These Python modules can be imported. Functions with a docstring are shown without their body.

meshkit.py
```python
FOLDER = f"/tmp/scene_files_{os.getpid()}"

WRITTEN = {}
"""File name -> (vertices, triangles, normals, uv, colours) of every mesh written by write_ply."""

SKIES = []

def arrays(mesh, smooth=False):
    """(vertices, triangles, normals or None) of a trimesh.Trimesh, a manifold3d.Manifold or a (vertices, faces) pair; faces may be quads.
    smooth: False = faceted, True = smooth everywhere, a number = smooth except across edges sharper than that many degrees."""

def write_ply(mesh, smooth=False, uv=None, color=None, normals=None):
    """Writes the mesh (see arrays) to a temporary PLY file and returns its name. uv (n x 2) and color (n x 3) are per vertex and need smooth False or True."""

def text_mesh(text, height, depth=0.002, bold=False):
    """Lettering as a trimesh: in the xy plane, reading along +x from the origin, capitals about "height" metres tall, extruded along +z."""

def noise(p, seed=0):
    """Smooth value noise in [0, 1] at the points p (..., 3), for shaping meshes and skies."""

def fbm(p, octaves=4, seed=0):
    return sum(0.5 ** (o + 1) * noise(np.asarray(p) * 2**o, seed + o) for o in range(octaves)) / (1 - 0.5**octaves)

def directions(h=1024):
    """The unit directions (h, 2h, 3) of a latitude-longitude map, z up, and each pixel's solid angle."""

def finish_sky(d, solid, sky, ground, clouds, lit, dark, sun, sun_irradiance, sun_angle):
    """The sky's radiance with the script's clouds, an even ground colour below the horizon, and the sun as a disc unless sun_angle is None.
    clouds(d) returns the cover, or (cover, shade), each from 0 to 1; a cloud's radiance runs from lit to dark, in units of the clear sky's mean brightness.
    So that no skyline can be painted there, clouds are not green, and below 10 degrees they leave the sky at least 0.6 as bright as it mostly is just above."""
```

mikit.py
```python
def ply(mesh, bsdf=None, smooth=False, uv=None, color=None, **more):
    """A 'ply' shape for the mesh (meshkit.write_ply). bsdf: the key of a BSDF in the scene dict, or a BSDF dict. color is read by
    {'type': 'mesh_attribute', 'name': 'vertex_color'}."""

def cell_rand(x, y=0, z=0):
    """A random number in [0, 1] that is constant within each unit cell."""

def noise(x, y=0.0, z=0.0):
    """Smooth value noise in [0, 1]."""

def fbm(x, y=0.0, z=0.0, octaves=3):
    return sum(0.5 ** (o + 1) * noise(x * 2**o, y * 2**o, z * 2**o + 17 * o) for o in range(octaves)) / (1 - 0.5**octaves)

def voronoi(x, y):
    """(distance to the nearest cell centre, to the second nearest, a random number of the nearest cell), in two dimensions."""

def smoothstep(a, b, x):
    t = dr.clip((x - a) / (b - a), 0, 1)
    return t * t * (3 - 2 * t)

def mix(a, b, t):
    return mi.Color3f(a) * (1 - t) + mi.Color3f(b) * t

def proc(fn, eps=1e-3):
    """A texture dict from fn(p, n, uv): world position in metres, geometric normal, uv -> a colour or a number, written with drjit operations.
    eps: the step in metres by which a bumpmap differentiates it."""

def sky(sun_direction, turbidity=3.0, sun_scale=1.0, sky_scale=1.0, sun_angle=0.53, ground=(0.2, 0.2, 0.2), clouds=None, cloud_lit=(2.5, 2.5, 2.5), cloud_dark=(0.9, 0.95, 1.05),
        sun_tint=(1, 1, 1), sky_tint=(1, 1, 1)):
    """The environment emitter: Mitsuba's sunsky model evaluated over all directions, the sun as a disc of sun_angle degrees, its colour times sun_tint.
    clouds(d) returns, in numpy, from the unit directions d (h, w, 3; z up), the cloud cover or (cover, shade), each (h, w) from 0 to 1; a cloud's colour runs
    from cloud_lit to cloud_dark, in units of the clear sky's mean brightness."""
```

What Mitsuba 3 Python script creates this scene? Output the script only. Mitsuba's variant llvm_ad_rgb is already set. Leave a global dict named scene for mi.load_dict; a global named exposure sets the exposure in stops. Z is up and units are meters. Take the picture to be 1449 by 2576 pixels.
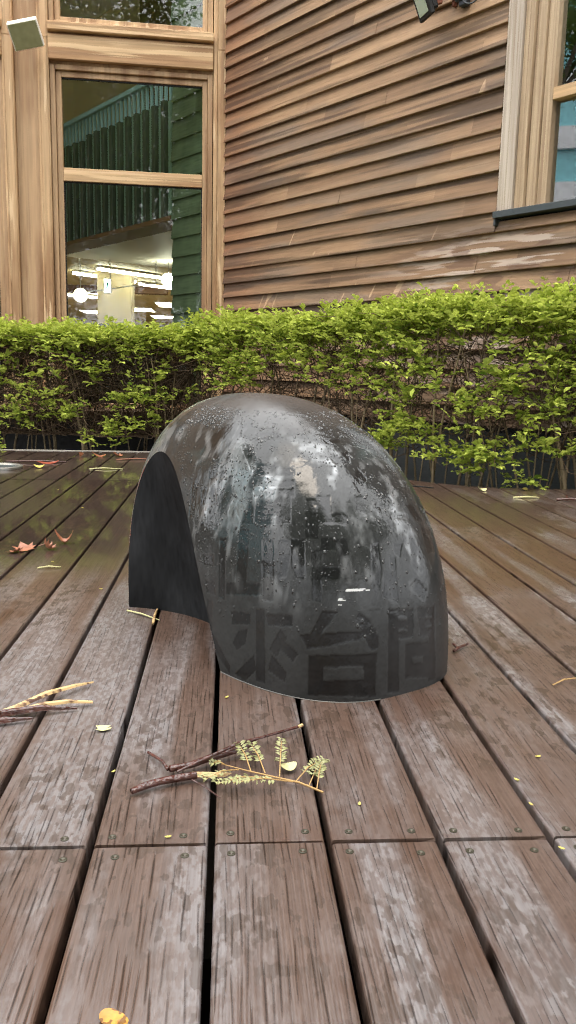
import math, random
import numpy as np, trimesh, manifold3d as m3
import drjit as dr, mitsuba as mi, mikit, meshkit
from mikit import proc, noise, fbm, voronoi, cell_rand, smoothstep, mix
from shapely.geometry import Polygon
import shapely
T = mi.ScalarTransform4f
scene, labels = {'type': 'scene'}, {}

# ---------------------------------------------------------------- camera, sky, exposure
CAM_F, YAW, PITCH, ROLL, EYE = 2058.33, 0.0750047, 0.1709721, 0.0227399, 0.58
_F = np.array([math.sin(YAW)*math.cos(PITCH), math.cos(YAW)*math.cos(PITCH), -math.sin(PITCH)])
_R = np.array([math.cos(YAW), -math.sin(YAW), 0.0]); _U = np.cross(_R, _F)
_UP = -math.sin(ROLL)*_R + math.cos(ROLL)*_U
scene['camera'] = {'type': 'perspective', 'fov': math.degrees(2*math.atan(1288/CAM_F)), 'fov_axis': 'y', 'near_clip': 0.05, 'far_clip': 600.0,
                   'to_world': T().look_at(origin=[0, 0, EYE], target=(np.array([0, 0, EYE]) + _F).tolist(), up=_UP.tolist())}
exposure = 3.62
def cloud_cover(d):
    """rain clouds: three times brighter overhead than at the horizon, a little uneven"""
    n = meshkit.fbm(d*np.array([2.2, 2.2, 3.0]) + 3.1, 4, 5)
    return np.ones(d.shape[:2]), np.clip(1 - np.clip(d[..., 2], 0, 1) + (n - 0.5)*0.7, 0, 1)
scene['sky'] = mikit.sky((-0.25, -0.35, 0.9), turbidity=4, sun_scale=0.1, sky_scale=1.0, sun_angle=30, clouds=cloud_cover,
                         cloud_lit=(4.2, 4.2, 4.2), cloud_dark=(1.3, 1.34, 1.4))

# ---------------------------------------------------------------- helpers
_used = {}
def numbered(key):
    k = _used.get(key, 0); _used[key] = k + 1
    return key if k == 0 else f'{key}_{k:03d}'
def tag(key, label=None, cat=None, group=None, kind=None):
    d = labels.setdefault(key, {})
    for a, b in (('label', label), ('category', cat), ('group', group), ('kind', kind)):
        if b: d[a] = b
    return key
def obj(name, mesh, mat, parent=None, smooth=False, uv=None, **more):
    key = numbered((parent + '__' if parent else '') + name)
    m = mesh.get() if isinstance(mesh, MB) else mesh
    scene[key] = mikit.ply(m, mat, smooth=smooth, uv=uv, **more)
    return key
def thing(name, label, cat, group=None, kind=None):
    return tag(numbered(name), label, cat, group, kind)

class MB:
    """collects vertices and triangles; M maps local to world"""
    def __init__(self, M=None): self.v, self.f, self.n, self.M = [], [], 0, M
    def add(self, v, f):
        v = np.asarray(v, float)
        f = np.asarray(f, int)
        if self.M is not None:
            o = self.M(np.vstack([np.zeros(3), np.eye(3)])); v = self.M(v)
            if np.linalg.det(o[1:] - o[0]) < 0: f = f[:, ::-1]
        self.v.append(v); self.f.append(f + self.n); self.n += len(v); return self
    def mesh(self, m): return self.add(m.vertices, m.faces)
    def box(self, a, b, c=0.0):
        """axis aligned box from a to b with chamfer c on all edges"""
        a, b = np.minimum(a, b).astype(float), np.maximum(a, b).astype(float)
        if c <= 0:
            m = trimesh.creation.box(extents=b - a); return self.add(m.vertices + (a + b)/2, m.faces)
        c = min(c, (b - a).min()*0.45)
        h, pts = (b - a)/2, []
        for sx in (-1, 1):
            for sy in (-1, 1):
                for sz in (-1, 1):
                    s = np.array([sx, sy, sz])
                    for k in range(3):
                        q = h - c; q[k] = h[k]; pts.append(s*q)
        m = trimesh.convex.convex_hull(np.array(pts))
        return self.add(m.vertices + (a + b)/2, m.faces)
    def prism(self, prof, a, b, axis):
        """convex profile (n,2) swept from a to b along axis; the other two axes in cyclic order"""
        n = len(prof); i, j = [(1, 2), (0, 2), (0, 1)][axis]
        v = np.zeros((2*n, 3)); prof = np.asarray(prof)
        v[:n, i], v[:n, j], v[:n, axis] = prof[:, 0], prof[:, 1], a
        v[n:, i], v[n:, j], v[n:, axis] = prof[:, 0], prof[:, 1], b
        f = []
        for k in range(n):
            l = (k + 1) % n; f += [[k, l, n + l], [k, n + l, n + k]]
        for k in range(1, n - 1): f += [[0, k + 1, k], [n, n + k, n + k + 1]]
        f = np.array(f); m = trimesh.Trimesh(v, f, process=False)
        if m.volume < 0: f = f[:, ::-1]
        return self.add(v, f)
    def tube(self, pts, r, n=6, cap=True):
        P = np.asarray(pts, float); r = np.broadcast_to(r, len(P)).astype(float)
        t = np.gradient(P, axis=0); t /= np.linalg.norm(t, axis=1, keepdims=True) + 1e-12
        up = np.array([0.31, 0.17, 0.93]) if abs(t[0] @ [0.31, 0.17, 0.93]) < 0.9 else np.array([1.0, 0, 0])
        a = np.cross(t, up); a /= np.linalg.norm(a, axis=1, keepdims=True); b = np.cross(t, a)
        w = np.arange(n)/n*2*np.pi
        v = P[:, None] + r[:, None, None]*(np.cos(w)[None, :, None]*a[:, None] + np.sin(w)[None, :, None]*b[:, None])
        m, f = len(P), []
        i = np.arange(m - 1)[:, None]*n; k = np.arange(n)[None]; k1 = (k + 1) % n
        f = np.concatenate([np.stack([i + k, i + n + k, i + k1], -1).reshape(-1, 3), np.stack([i + k1, i + n + k, i + n + k1], -1).reshape(-1, 3)])
        v = v.reshape(-1, 3)
        if cap:
            v = np.vstack([v, P[0], P[-1]]); z = np.arange(n); z1 = (z + 1) % n
            f = np.vstack([f, np.c_[z, z1, np.full(n, m*n)], np.c_[(m - 1)*n + z1, (m - 1)*n + z, np.full(n, m*n + 1)]])
        return self.add(v, f[:, ::-1])
    def quad(self, a, b, c, d): return self.add([a, b, c, d], [[0, 1, 2], [0, 2, 3]])
    def get(self): return np.vstack(self.v), np.vstack(self.f)

def arr(*v): return np.array(v, float)
def rgb(*c): return {'type': 'rgb', 'value': list(map(float, c))}
def principled(color, rough=0.5, spec=0.5, **kw):
    b = {'type': 'principled', 'base_color': color if isinstance(color, dict) else rgb(*color), 'roughness': rough, **kw}
    if 'eta' not in kw: b['specular'] = spec
    return {'type': 'twosided', 'bsdf': b}
def bump(b, tex, scale):
    inner = b['bsdf']
    return {'type': 'twosided', 'bsdf': {'type': 'bumpmap', 'arbitrary': tex, 'scale': scale, 'bsdf': inner}}

# the two walls meet in an inner corner; local frames (s along the wall, d out of it, z)
CORNER = arr(-0.04832, 7.68544)
AZ_W, AZ_F = math.radians(145.4), math.radians(-93.5)
def frame(az, out):
    dirv = arr(math.sin(az), math.cos(az)); nrm = arr(math.cos(az), -math.sin(az))*out
    return lambda v: np.c_[CORNER + v[:, :1]*dirv + v[:, 1:2]*nrm, v[:, 2:]]
W_ = frame(AZ_W, 1.0)       # right-hand siding wall: s runs from the corner towards the camera
F_ = frame(AZ_F, -1.0)      # window facade: s runs to the left
def inward(fn):
    p = fn(arr(1, 1, 0).reshape(1, 3))[0, :2] - fn(arr(1, 0, 0).reshape(1, 3))[0, :2]
    return p @ (-CORNER) > 0
assert inward(W_) and inward(F_)

# ---------------------------------------------------------------- materials
_dw = arr(math.sin(AZ_W), math.cos(AZ_W)); _df = arr(math.sin(AZ_F), math.cos(AZ_F))
def along(p, d): return (p.x - float(CORNER[0]))*float(d[0]) + (p.y - float(CORNER[1]))*float(d[1])

def siding_color(p, n, uv):
    s, z = along(p, _dw), p.z
    row = dr.floor((3.616 - z)/0.12); piece = dr.floor(s/1.7 + cell_rand(row, 3)*5)
    t = cell_rand(row, piece, 7)
    g = fbm(s*2.2 + t*30, z*75, row*3.1, 3)
    streak = fbm(s*0.9 + t*50, z*16, row, 3)
    c = mix((0.148, 0.086, 0.049), (0.282, 0.178, 0.100), dr.clip(t*0.55 + streak*0.9 - 0.28, 0, 1))
    c = c*(0.62 + 0.56*g + 0.22*fbm(s*11, z*210, row, 2))
    grey = smoothstep(0.5, 0.72, fbm(s*1.3 + 9, z*9, row*2.3, 3))
    c = mix(c, c*0.5 + mi.Color3f(0.055, 0.052, 0.048), grey*0.7)
    knot = smoothstep(0.90, 0.95, noise(s*26 - z*9 + row*5.3, z*5 + s*1.2, row*1.7))*smoothstep(0.45, 0.6, noise(s*3, z*9, row))
    c = mix(c, (0.50, 0.34, 0.21), knot*0.6)
    dark = smoothstep(0.54, 0.70, fbm(s*0.8 + row*7.7, z*22, 4.0, 3))
    c = c*(1 - 0.5*dark)
    zone = smoothstep(1.6, 3.0, s)*smoothstep(1.55, 1.35, z)
    peel = smoothstep(0.53, 0.62, fbm(s*2.4 + 3, z*26, 1.0, 4))*zone
    c = mix(c, (0.46, 0.39, 0.34), peel*0.55)
    rot = smoothstep(0.55, 0.65, fbm(s*4 + 13, z*18, 2.0, 3))*zone
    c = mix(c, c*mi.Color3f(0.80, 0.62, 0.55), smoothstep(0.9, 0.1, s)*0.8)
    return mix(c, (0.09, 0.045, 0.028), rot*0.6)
def siding_bump(p, n, uv):
    s, z = along(p, _dw), p.z
    return fbm(s*6, z*130, 3.0, 3)
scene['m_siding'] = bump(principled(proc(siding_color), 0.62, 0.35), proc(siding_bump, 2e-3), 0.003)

def trim_tone(c, a, b):
    g = fbm(a*1.6, b*85, b*5, 3); w = fbm(a*0.9 + 20, b*11, 7.0, 4)
    c = c*(0.58 + 0.62*g + 0.22*fbm(a*7, b*260, b*9, 2))
    return mix(c, c*mi.Color3f(0.62, 0.52, 0.45), smoothstep(0.42, 0.66, w)*0.9)
def upright_color(p, n, uv):
    s = along(p, _df); c = trim_tone(mi.Color3f(0.43, 0.285, 0.155), p.z, s + p.x*0.3)
    return mix(c, (0.66, 0.50, 0.31), smoothstep(0.6, 0.72, fbm(p.z*2.1, s*28, 3.0, 3))*0.6)
def level_color(p, n, uv):
    s = along(p, _df); c = trim_tone(mi.Color3f(0.45, 0.295, 0.155), s, p.z)
    return mix(c, (0.68, 0.50, 0.29), smoothstep(0.58, 0.7, fbm(s*1.1, p.z*30, 5.0, 3))*0.6)
def dull_color(p, n, uv):
    s = along(p, _df); c = trim_tone(mi.Color3f(0.30, 0.185, 0.095), p.z, s)
    return c*(0.75 + 0.5*fbm(s*3, p.z*0.8, 4.0, 3))
def grain_z(p, n, uv): return fbm(p.z*4, p.x*110, p.y*110, 3)
def grain_s(p, n, uv): return fbm(along(p, _df)*4, p.z*110, 2.0, 3)
scene['m_upright'] = bump(principled(proc(upright_color), 0.55, 0.4), proc(grain_z, 2e-3), 0.0015)
scene['m_level'] = bump(principled(proc(level_color), 0.55, 0.4), proc(grain_s, 2e-3), 0.0015)
scene['m_dull_wood'] = principled(proc(dull_color), 0.6, 0.35)
def grey_wood(p, n, uv):
    s = along(p, _dw); g = fbm(p.z*2.0, s*120, 3.0, 3); w = fbm(p.z*1.4 + 5, s*18, 1.0, 3)
    return mix((0.24, 0.185, 0.135), (0.50, 0.44, 0.37), dr.clip(g*0.9 + w*0.5 - 0.25, 0, 1))
scene['m_grey_wood'] = bump(principled(proc(grey_wood), 0.65, 0.35), proc(grain_z, 2e-3), 0.002)

def deck_fn(p, uv):
    """wet hardwood: the pattern that colour, roughness and relief share"""
    i = dr.floor(uv.x); lx = uv.x - i; y = uv.y; x = p.x
    t = cell_rand(i, 5, 2)
    a = lx*18 + (fbm(i*3.7, y*1.3, 2.0, 2) - 0.5)*2.2                # drying checks: short fine slits along the grain
    col = dr.floor(a); fa = a - col; key = col + i*40
    yy = y*10*(0.7 + 0.6*cell_rand(key, 1)) + cell_rand(key, 2)*9; seg = dr.floor(yy); fy = yy - seg
    on = dr.select(cell_rand(key, seg, 5) > 0.36, 1.0, 0.0)
    ctr = 0.3 + 0.4*cell_rand(key, seg, 6) + (fy - 0.5)*(cell_rand(key, seg, 7) - 0.5)*0.8 + 0.12*(noise(yy*2.5, key) - 0.5)
    wd = (0.03 + 0.07*cell_rand(key, seg, 8)**2)*dr.sin(3.14159*fy)
    crack = on*smoothstep(wd + 0.05, wd*0.4, dr.abs(fa - ctr))*smoothstep(0.0, 0.03, wd)
    fine = fbm(lx*70 + i*31, y*8.0, i, 3)
    film = fbm(x*3.0 + 4.0 + t*0.35, y*2.1, 5.0, 4)              # rain film, in ragged patches
    ragged = fbm(x*40, y*22, 2.0, 3)
    left = smoothstep(-0.05, -0.40, x)*smoothstep(1.7, 2.7, y)
    far_right = smoothstep(0.5, 1.1, x)*smoothstep(2.4, 3.6, y)
    pool = smoothstep(0.41, 0.60, film + (ragged - 0.5)*0.22)
    flood = dr.clip(left + far_right*0.7, 0, 1)
    spot = smoothstep(0.565, 0.640, fbm(x*75 + 3, y*38, 8.0, 4))*smoothstep(0.42, 0.56, fbm(x*4 + 11, y*3, 2.0, 2))
    return i, lx, t, crack, fine, film, ragged, pool, flood, spot
def deck_color(p, n, uv):
    i, lx, t, crack, fine, film, ragged, pool, flood, spot = deck_fn(p, uv)
    wet = mix(mix((0.054, 0.029, 0.019), (0.072, 0.041, 0.028), t), mix((0.024, 0.016, 0.013), (0.036, 0.026, 0.021), t), flood)
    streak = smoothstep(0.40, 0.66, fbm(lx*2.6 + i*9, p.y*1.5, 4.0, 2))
    worn_or_sheen = mix((0.074, 0.048, 0.037), (0.142, 0.130, 0.130), dr.clip(streak*0.8 + 0.6*fbm(p.x*14, p.y*8, 4.0, 3) - 0.25, 0, 1))  # pale end is silver sky sheen painted into the weathered brown-grey
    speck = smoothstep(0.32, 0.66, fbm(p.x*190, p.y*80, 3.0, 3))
    off_pool = mix(worn_or_sheen, mix((0.056, 0.033, 0.024), (0.074, 0.046, 0.034), t), speck*0.5)
    c = mix(off_pool, wet, dr.clip(pool*0.85*(1 - 0.4*streak) + flood, 0, 1))
    c = mix(c, (0.040, 0.025, 0.017), spot*(1 - pool)*0.6)
    c = c*(0.78 + 0.44*fine)*(1 - 0.58*dr.clip(crack, 0, 1)*(1 - 0.75*flood))
    moss = smoothstep(0.5, 0.75, fbm(p.x*2.1 + 7, p.y*1.7, 1.0, 3))*smoothstep(0.4, 1.0, p.x)
    return mix(c, c*mi.Color3f(0.98, 1.01, 0.90), moss*0.3)
def deck_rough(p, n, uv):
    i, lx, t, crack, fine, film, ragged, pool, flood, spot = deck_fn(p, uv)
    r = mix3(0.31, 0.18, pool) + 0.14*(fine - 0.5)
    return dr.clip(mix3(r, 0.035 + 0.16*smoothstep(0.46, 0.62, film + (ragged - 0.5)*0.15), flood), 0.05, 0.7)
def mix3(a, b, t): return a*(1 - t) + b*t
def deck_bump(p, n, uv):
    i, lx, t, crack, fine, film, ragged, pool, flood, spot = deck_fn(p, uv)
    return (fine*0.55 + 0.4*ragged - dr.clip(crack, 0, 1)*1.3)*(1 - 0.5*pool)*(1 - 0.975*flood) + 0.22*fbm(p.x*7, p.y*3, 4.0, 2)*flood
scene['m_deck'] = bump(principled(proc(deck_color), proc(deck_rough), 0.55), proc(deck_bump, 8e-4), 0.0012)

def cast_color(p, n, uv):
    """blackened casting: smoother darker letters (uv.x), pale scratches and red paint (uv.y)"""
    g = uv.x; m = fbm(p.x*14, p.y*14, p.z*9, 4); f = fbm(p.x*160, p.y*160, p.z*160, 2)
    c = mix((0.011, 0.0117, 0.0114), (0.020, 0.021, 0.0204), m)*(0.75 + 0.5*f)
    c = mix(c, mi.Color3f(0.0035, 0.0037, 0.0038)*(0.7 + 0.6*f), g*0.72)
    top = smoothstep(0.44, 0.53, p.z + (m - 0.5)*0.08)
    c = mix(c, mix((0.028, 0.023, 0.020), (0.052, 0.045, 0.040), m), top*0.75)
    teal = smoothstep(0.58, 0.75, fbm(p.x*11 + 5, p.y*11, p.z*16, 4))*smoothstep(0.36, 0.44, p.z)
    c = mix(c, (0.035, 0.052, 0.05), teal*0.6)
    moss = smoothstep(0.12, 0.34, p.x - 0.12)*smoothstep(1.72, 1.95, p.y)*smoothstep(0.25, 0.4, p.z)
    c = mix(c, (0.04, 0.052, 0.012), moss*0.7*smoothstep(0.3, 0.6, m))
    c = mix(c, mi.Color3f(0.32, 0.33, 0.335)*(1 - 0.3*g), sky_highlight(p)*0.75)  # lighter grey painted in to imitate sky highlights on the skin
    c = mix(c, (0.55, 0.56, 0.55), smoothstep(0.2, 0.4, uv.y)*smoothstep(0.75, 0.6, uv.y))
    return mix(c, (0.42, 0.06, 0.035), smoothstep(0.8, 0.95, uv.y)*smoothstep(0.3, 0.5, fbm(p.x*60, p.y*60, p.z*30, 2)))
def sky_highlight(p):
    """grey metallic patches standing in for sky reflections: softly uneven, most on the shoulder"""
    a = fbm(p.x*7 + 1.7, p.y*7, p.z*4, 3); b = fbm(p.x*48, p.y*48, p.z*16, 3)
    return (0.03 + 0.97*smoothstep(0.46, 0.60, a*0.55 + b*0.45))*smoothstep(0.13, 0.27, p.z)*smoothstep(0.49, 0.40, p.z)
def cast_metal(p, n, uv): return sky_highlight(p)*(0.70 - 0.25*uv.x)
def cast_rough(p, n, uv):
    g = uv.x; m = fbm(p.x*9 + 3, p.y*9, p.z*6, 4); run = fbm(p.x*34, p.y*34, p.z*5, 3)
    wetness = smoothstep(0.30, 0.46, m*0.6 + run*0.4)*smoothstep(0.10, 0.27, p.z)*(1 - 0.8*smoothstep(0.46, 0.52, p.z))
    r = mix3(0.40, 0.22, g)
    return dr.clip(mix3(r, 0.11 - 0.06*g, wetness), 0.05, 0.6)
def cast_bump(p, n, uv):
    run = fbm(p.x*46, p.y*46, p.z*9, 3)
    zone = smoothstep(0.40, 0.56, fbm(p.x*12 + 8, p.y*12, p.z*7, 3))
    return 0.35*sky_highlight(p)*fbm(p.x*230, p.y*230, p.z*170, 2) + 0.5*run*zone + 0.32*fbm(p.x*150, p.y*150, p.z*110, 3)*(0.25 + 0.75*zone) + 0.05*fbm(p.x*420, p.y*420, p.z*420, 2)
scene['m_cast'] = bump(principled(proc(cast_color), proc(cast_rough), None, eta=1.5, metallic=proc(cast_metal)), proc(cast_bump, 8e-4), 0.0015)
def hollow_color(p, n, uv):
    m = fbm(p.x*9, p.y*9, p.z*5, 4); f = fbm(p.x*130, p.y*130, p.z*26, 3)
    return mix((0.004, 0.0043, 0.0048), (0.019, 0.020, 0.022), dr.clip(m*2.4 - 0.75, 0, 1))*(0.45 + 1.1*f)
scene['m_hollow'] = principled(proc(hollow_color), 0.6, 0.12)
scene['m_drop'] = principled((0.012, 0.013, 0.013), 0.04, 0.8)

def leaf_color(p, n, uv):
    a = uv.x
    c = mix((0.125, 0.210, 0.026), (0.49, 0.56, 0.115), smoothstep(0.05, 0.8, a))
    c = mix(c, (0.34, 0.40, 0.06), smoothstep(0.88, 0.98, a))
    return c*(0.8 + 0.4*uv.y)
scene['m_leaf'] = {'type': 'principledthin', 'base_color': proc(leaf_color), 'roughness': 0.32, 'diff_trans': 0.75, 'spec_trans': 0.0, 'eta': 1.45}
def tree_leaf(p, n, uv): return mix((0.045, 0.085, 0.018), (0.12, 0.17, 0.035), uv.x)
scene['m_tree_leaf'] = {'type': 'principledthin', 'base_color': proc(tree_leaf), 'roughness': 0.45, 'diff_trans': 0.6, 'spec_trans': 0.0, 'eta': 1.4}
def stem_color(p, n, uv): return mix((0.12, 0.085, 0.048), (0.26, 0.20, 0.115), fbm(p.x*60, p.y*60, p.z*25, 3))
scene['m_stem'] = principled(proc(stem_color), 0.6, 0.4)
scene['m_twig'] = principled((0.085, 0.055, 0.034), 0.7, 0.3)
def bark_color(p, n, uv): return mix((0.05, 0.038, 0.028), (0.15, 0.12, 0.09), fbm(p.x*9, p.y*9, p.z*3, 4))
scene['m_bark'] = principled(proc(bark_color), 0.8, 0.3)
def soil_color(p, n, uv): return mix((0.018, 0.014, 0.010), (0.055, 0.042, 0.030), fbm(p.x*7, p.y*7, 1.0, 4))
scene['m_soil'] = principled(proc(soil_color), 0.85, 0.3)
def plinth_color(p, n, uv): return mix((0.030, 0.034, 0.036), (0.075, 0.082, 0.085), fbm(p.x*3, p.y*3, p.z*4, 4)*0.7 + 0.3*noise(p.x*120, p.y*120, p.z*120))
scene['m_plinth'] = principled(proc(plinth_color), 0.6, 0.4)
scene['m_pane'] = {'type': 'thindielectric', 'int_ior': 1.62, 'specular_transmittance': rgb(0.80, 0.87, 0.78)}
scene['m_dark_pane'] = {'type': 'thindielectric', 'int_ior': 2.3, 'specular_transmittance': rgb(0.42, 0.5, 0.47)}
scene['m_sill'] = principled((0.045, 0.052, 0.057), 0.35, 0.5)
scene['m_black'] = principled((0.012, 0.012, 0.012), 0.6, 0.4)
scene['m_joist'] = principled((0.008, 0.007, 0.006), 0.95, 0.0)
scene['m_rubber'] = principled((0.03, 0.033, 0.04), 0.45, 0.4)
scene['m_white'] = principled((0.72, 0.70, 0.62), 0.6, 0.4)
scene['m_cream'] = principled((0.66, 0.56, 0.36), 0.6, 0.4)
def ceiling_color(p, n, uv): return mix((0.42, 0.33, 0.17), (0.66, 0.55, 0.33), fbm(p.x*6, p.y*0.7, 2.0, 3))
scene['m_ceiling'] = principled(proc(ceiling_color), 0.55, 0.4)
def green_color(p, n, uv):
    g = fbm(p.x*5, p.z*70, p.y*5, 3); w = fbm(p.x*9, p.z*5, p.y*9, 3)
    return mix((0.06, 0.085, 0.055), (0.165, 0.205, 0.135), dr.clip(g*0.7 + w*0.6 - 0.2, 0, 1))
scene['m_green_board'] = principled(proc(green_color), 0.55, 0.4)
scene['m_blue_slat'] = principled((0.30, 0.46, 0.50), 0.5, 0.4)
def slat_color(p, n, uv): return mix((0.04, 0.048, 0.038), (0.09, 0.10, 0.08), fbm(p.x*12, p.y*12, p.z*2.2, 3))
scene['m_slat'] = principled(proc(slat_color), 0.5, 0.4)
scene['m_brown_panel'] = principled((0.16, 0.075, 0.035), 0.5, 0.4)
scene['m_metal'] = principled((0.35, 0.34, 0.31), 0.35, 0.5, metallic=0.8)
scene['m_lamp_case'] = principled((0.72, 0.70, 0.64), 0.45, 0.5)
def lens_color(p, n, uv): return mix((0.22, 0.22, 0.11), (0.34, 0.335, 0.19), fbm(p.x*30, p.y*30, p.z*22, 4))
scene['m_lens'] = principled(proc(lens_color), 0.35, 0.5)
scene['m_green_lens'] = principled((0.40, 0.46, 0.36), 0.2, 0.6)
def rust_color(p, n, uv): return mix((0.10, 0.035, 0.02), (0.25, 0.09, 0.05), fbm(p.x*90, p.y*90, p.z*90, 3))
scene['m_rust'] = principled(proc(rust_color), 0.7, 0.3)
scene['m_cable'] = principled((0.50, 0.46, 0.36), 0.5, 0.4)
def dead_leaf(p, n, uv): return mix((0.13, 0.042, 0.020), (0.33, 0.13, 0.065), fbm(p.x*60, p.y*60, p.z*60, 3))
scene['m_dead_leaf'] = principled(proc(dead_leaf), 0.4, 0.5)
def amber_leaf(p, n, uv):
    return mix((0.36, 0.13, 0.018), (0.55, 0.26, 0.035), fbm(p.x*150, p.y*150, 1.0, 3))*(1 - 0.7*smoothstep(0.62, 0.72, noise(p.x*260, p.y*260)))
scene['m_amber_leaf'] = principled(proc(amber_leaf), 0.4, 0.5)
scene['m_yellow'] = principled((0.46, 0.39, 0.09), 0.45, 0.4)
scene['m_pale_leaf'] = principled((0.46, 0.44, 0.22), 0.45, 0.4)
scene['m_frond_leaf'] = principled((0.26, 0.26, 0.12), 0.5, 0.4)
scene['m_frond_stalk'] = principled((0.36, 0.22, 0.08), 0.5, 0.4)
def wet_bark(p, n, uv): return mix((0.016, 0.007, 0.005), (0.10, 0.035, 0.025), fbm(p.x*110, p.y*110, p.z*110, 3))
scene['m_wet_bark'] = bump(principled(proc(wet_bark), 0.18, 0.6), proc(lambda p, n, uv: fbm(p.x*200, p.y*200, p.z*200, 2), 8e-4), 0.003)
def split_wood(p, n, uv): return mix((0.07, 0.03, 0.016), (0.48, 0.33, 0.155), smoothstep(0.28, 0.5, fbm(p.x*70 + p.y*20, p.y*90, p.z*60, 3)))
scene['m_split_wood'] = principled(proc(split_wood), 0.45, 0.4)
scene['m_red_leaf'] = principled((0.22, 0.05, 0.03), 0.4, 0.5)
scene['m_concrete'] = principled((0.55, 0.56, 0.57), 0.7, 0.3)
scene['m_tower_glass'] = principled((0.16, 0.42, 0.46), 0.15, 0.6)
scene['m_paving'] = principled(proc(lambda p, n, uv: mix((0.10, 0.095, 0.09), (0.2, 0.19, 0.18), fbm(p.x*2, p.y*2, 1.0, 4))), 0.5, 0.4)

# ---------------------------------------------------------------- deck
rng = np.random.default_rng(7)
EDGE = arr([-6, 5.70], [-1.6, 5.705], [-0.3, 5.72], [0.3, 5.32], [0.7, 4.86], [0.99, 4.44], [1.15, 4.28], [1.33, 4.155], [1.8, 4.135], [4, 4.12]).reshape(-1, 2)
def edge_y(x): return np.interp(x, EDGE[:, 0], EDGE[:, 1])
GAPS = {-8: -1.123, -7: -.996, -6: -.873, -5: -.758, -4: -.622, -3: -.453, -2: -.309, -1: -.164, 0: -.016, 1: .130, 2: .272, 3: .416, 4: .552, 5: .692, 6: .847, 7: .987, 8: 1.123}
def gap_x(i): return GAPS[i] if i in GAPS else -0.0173 + 0.1427*i
tag('deck', 'wet brown hardwood deck of parallel boards', kind='structure'); _used['deck'] = 1
JOINTS = [-1.47, 0.932, 4.262]
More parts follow.
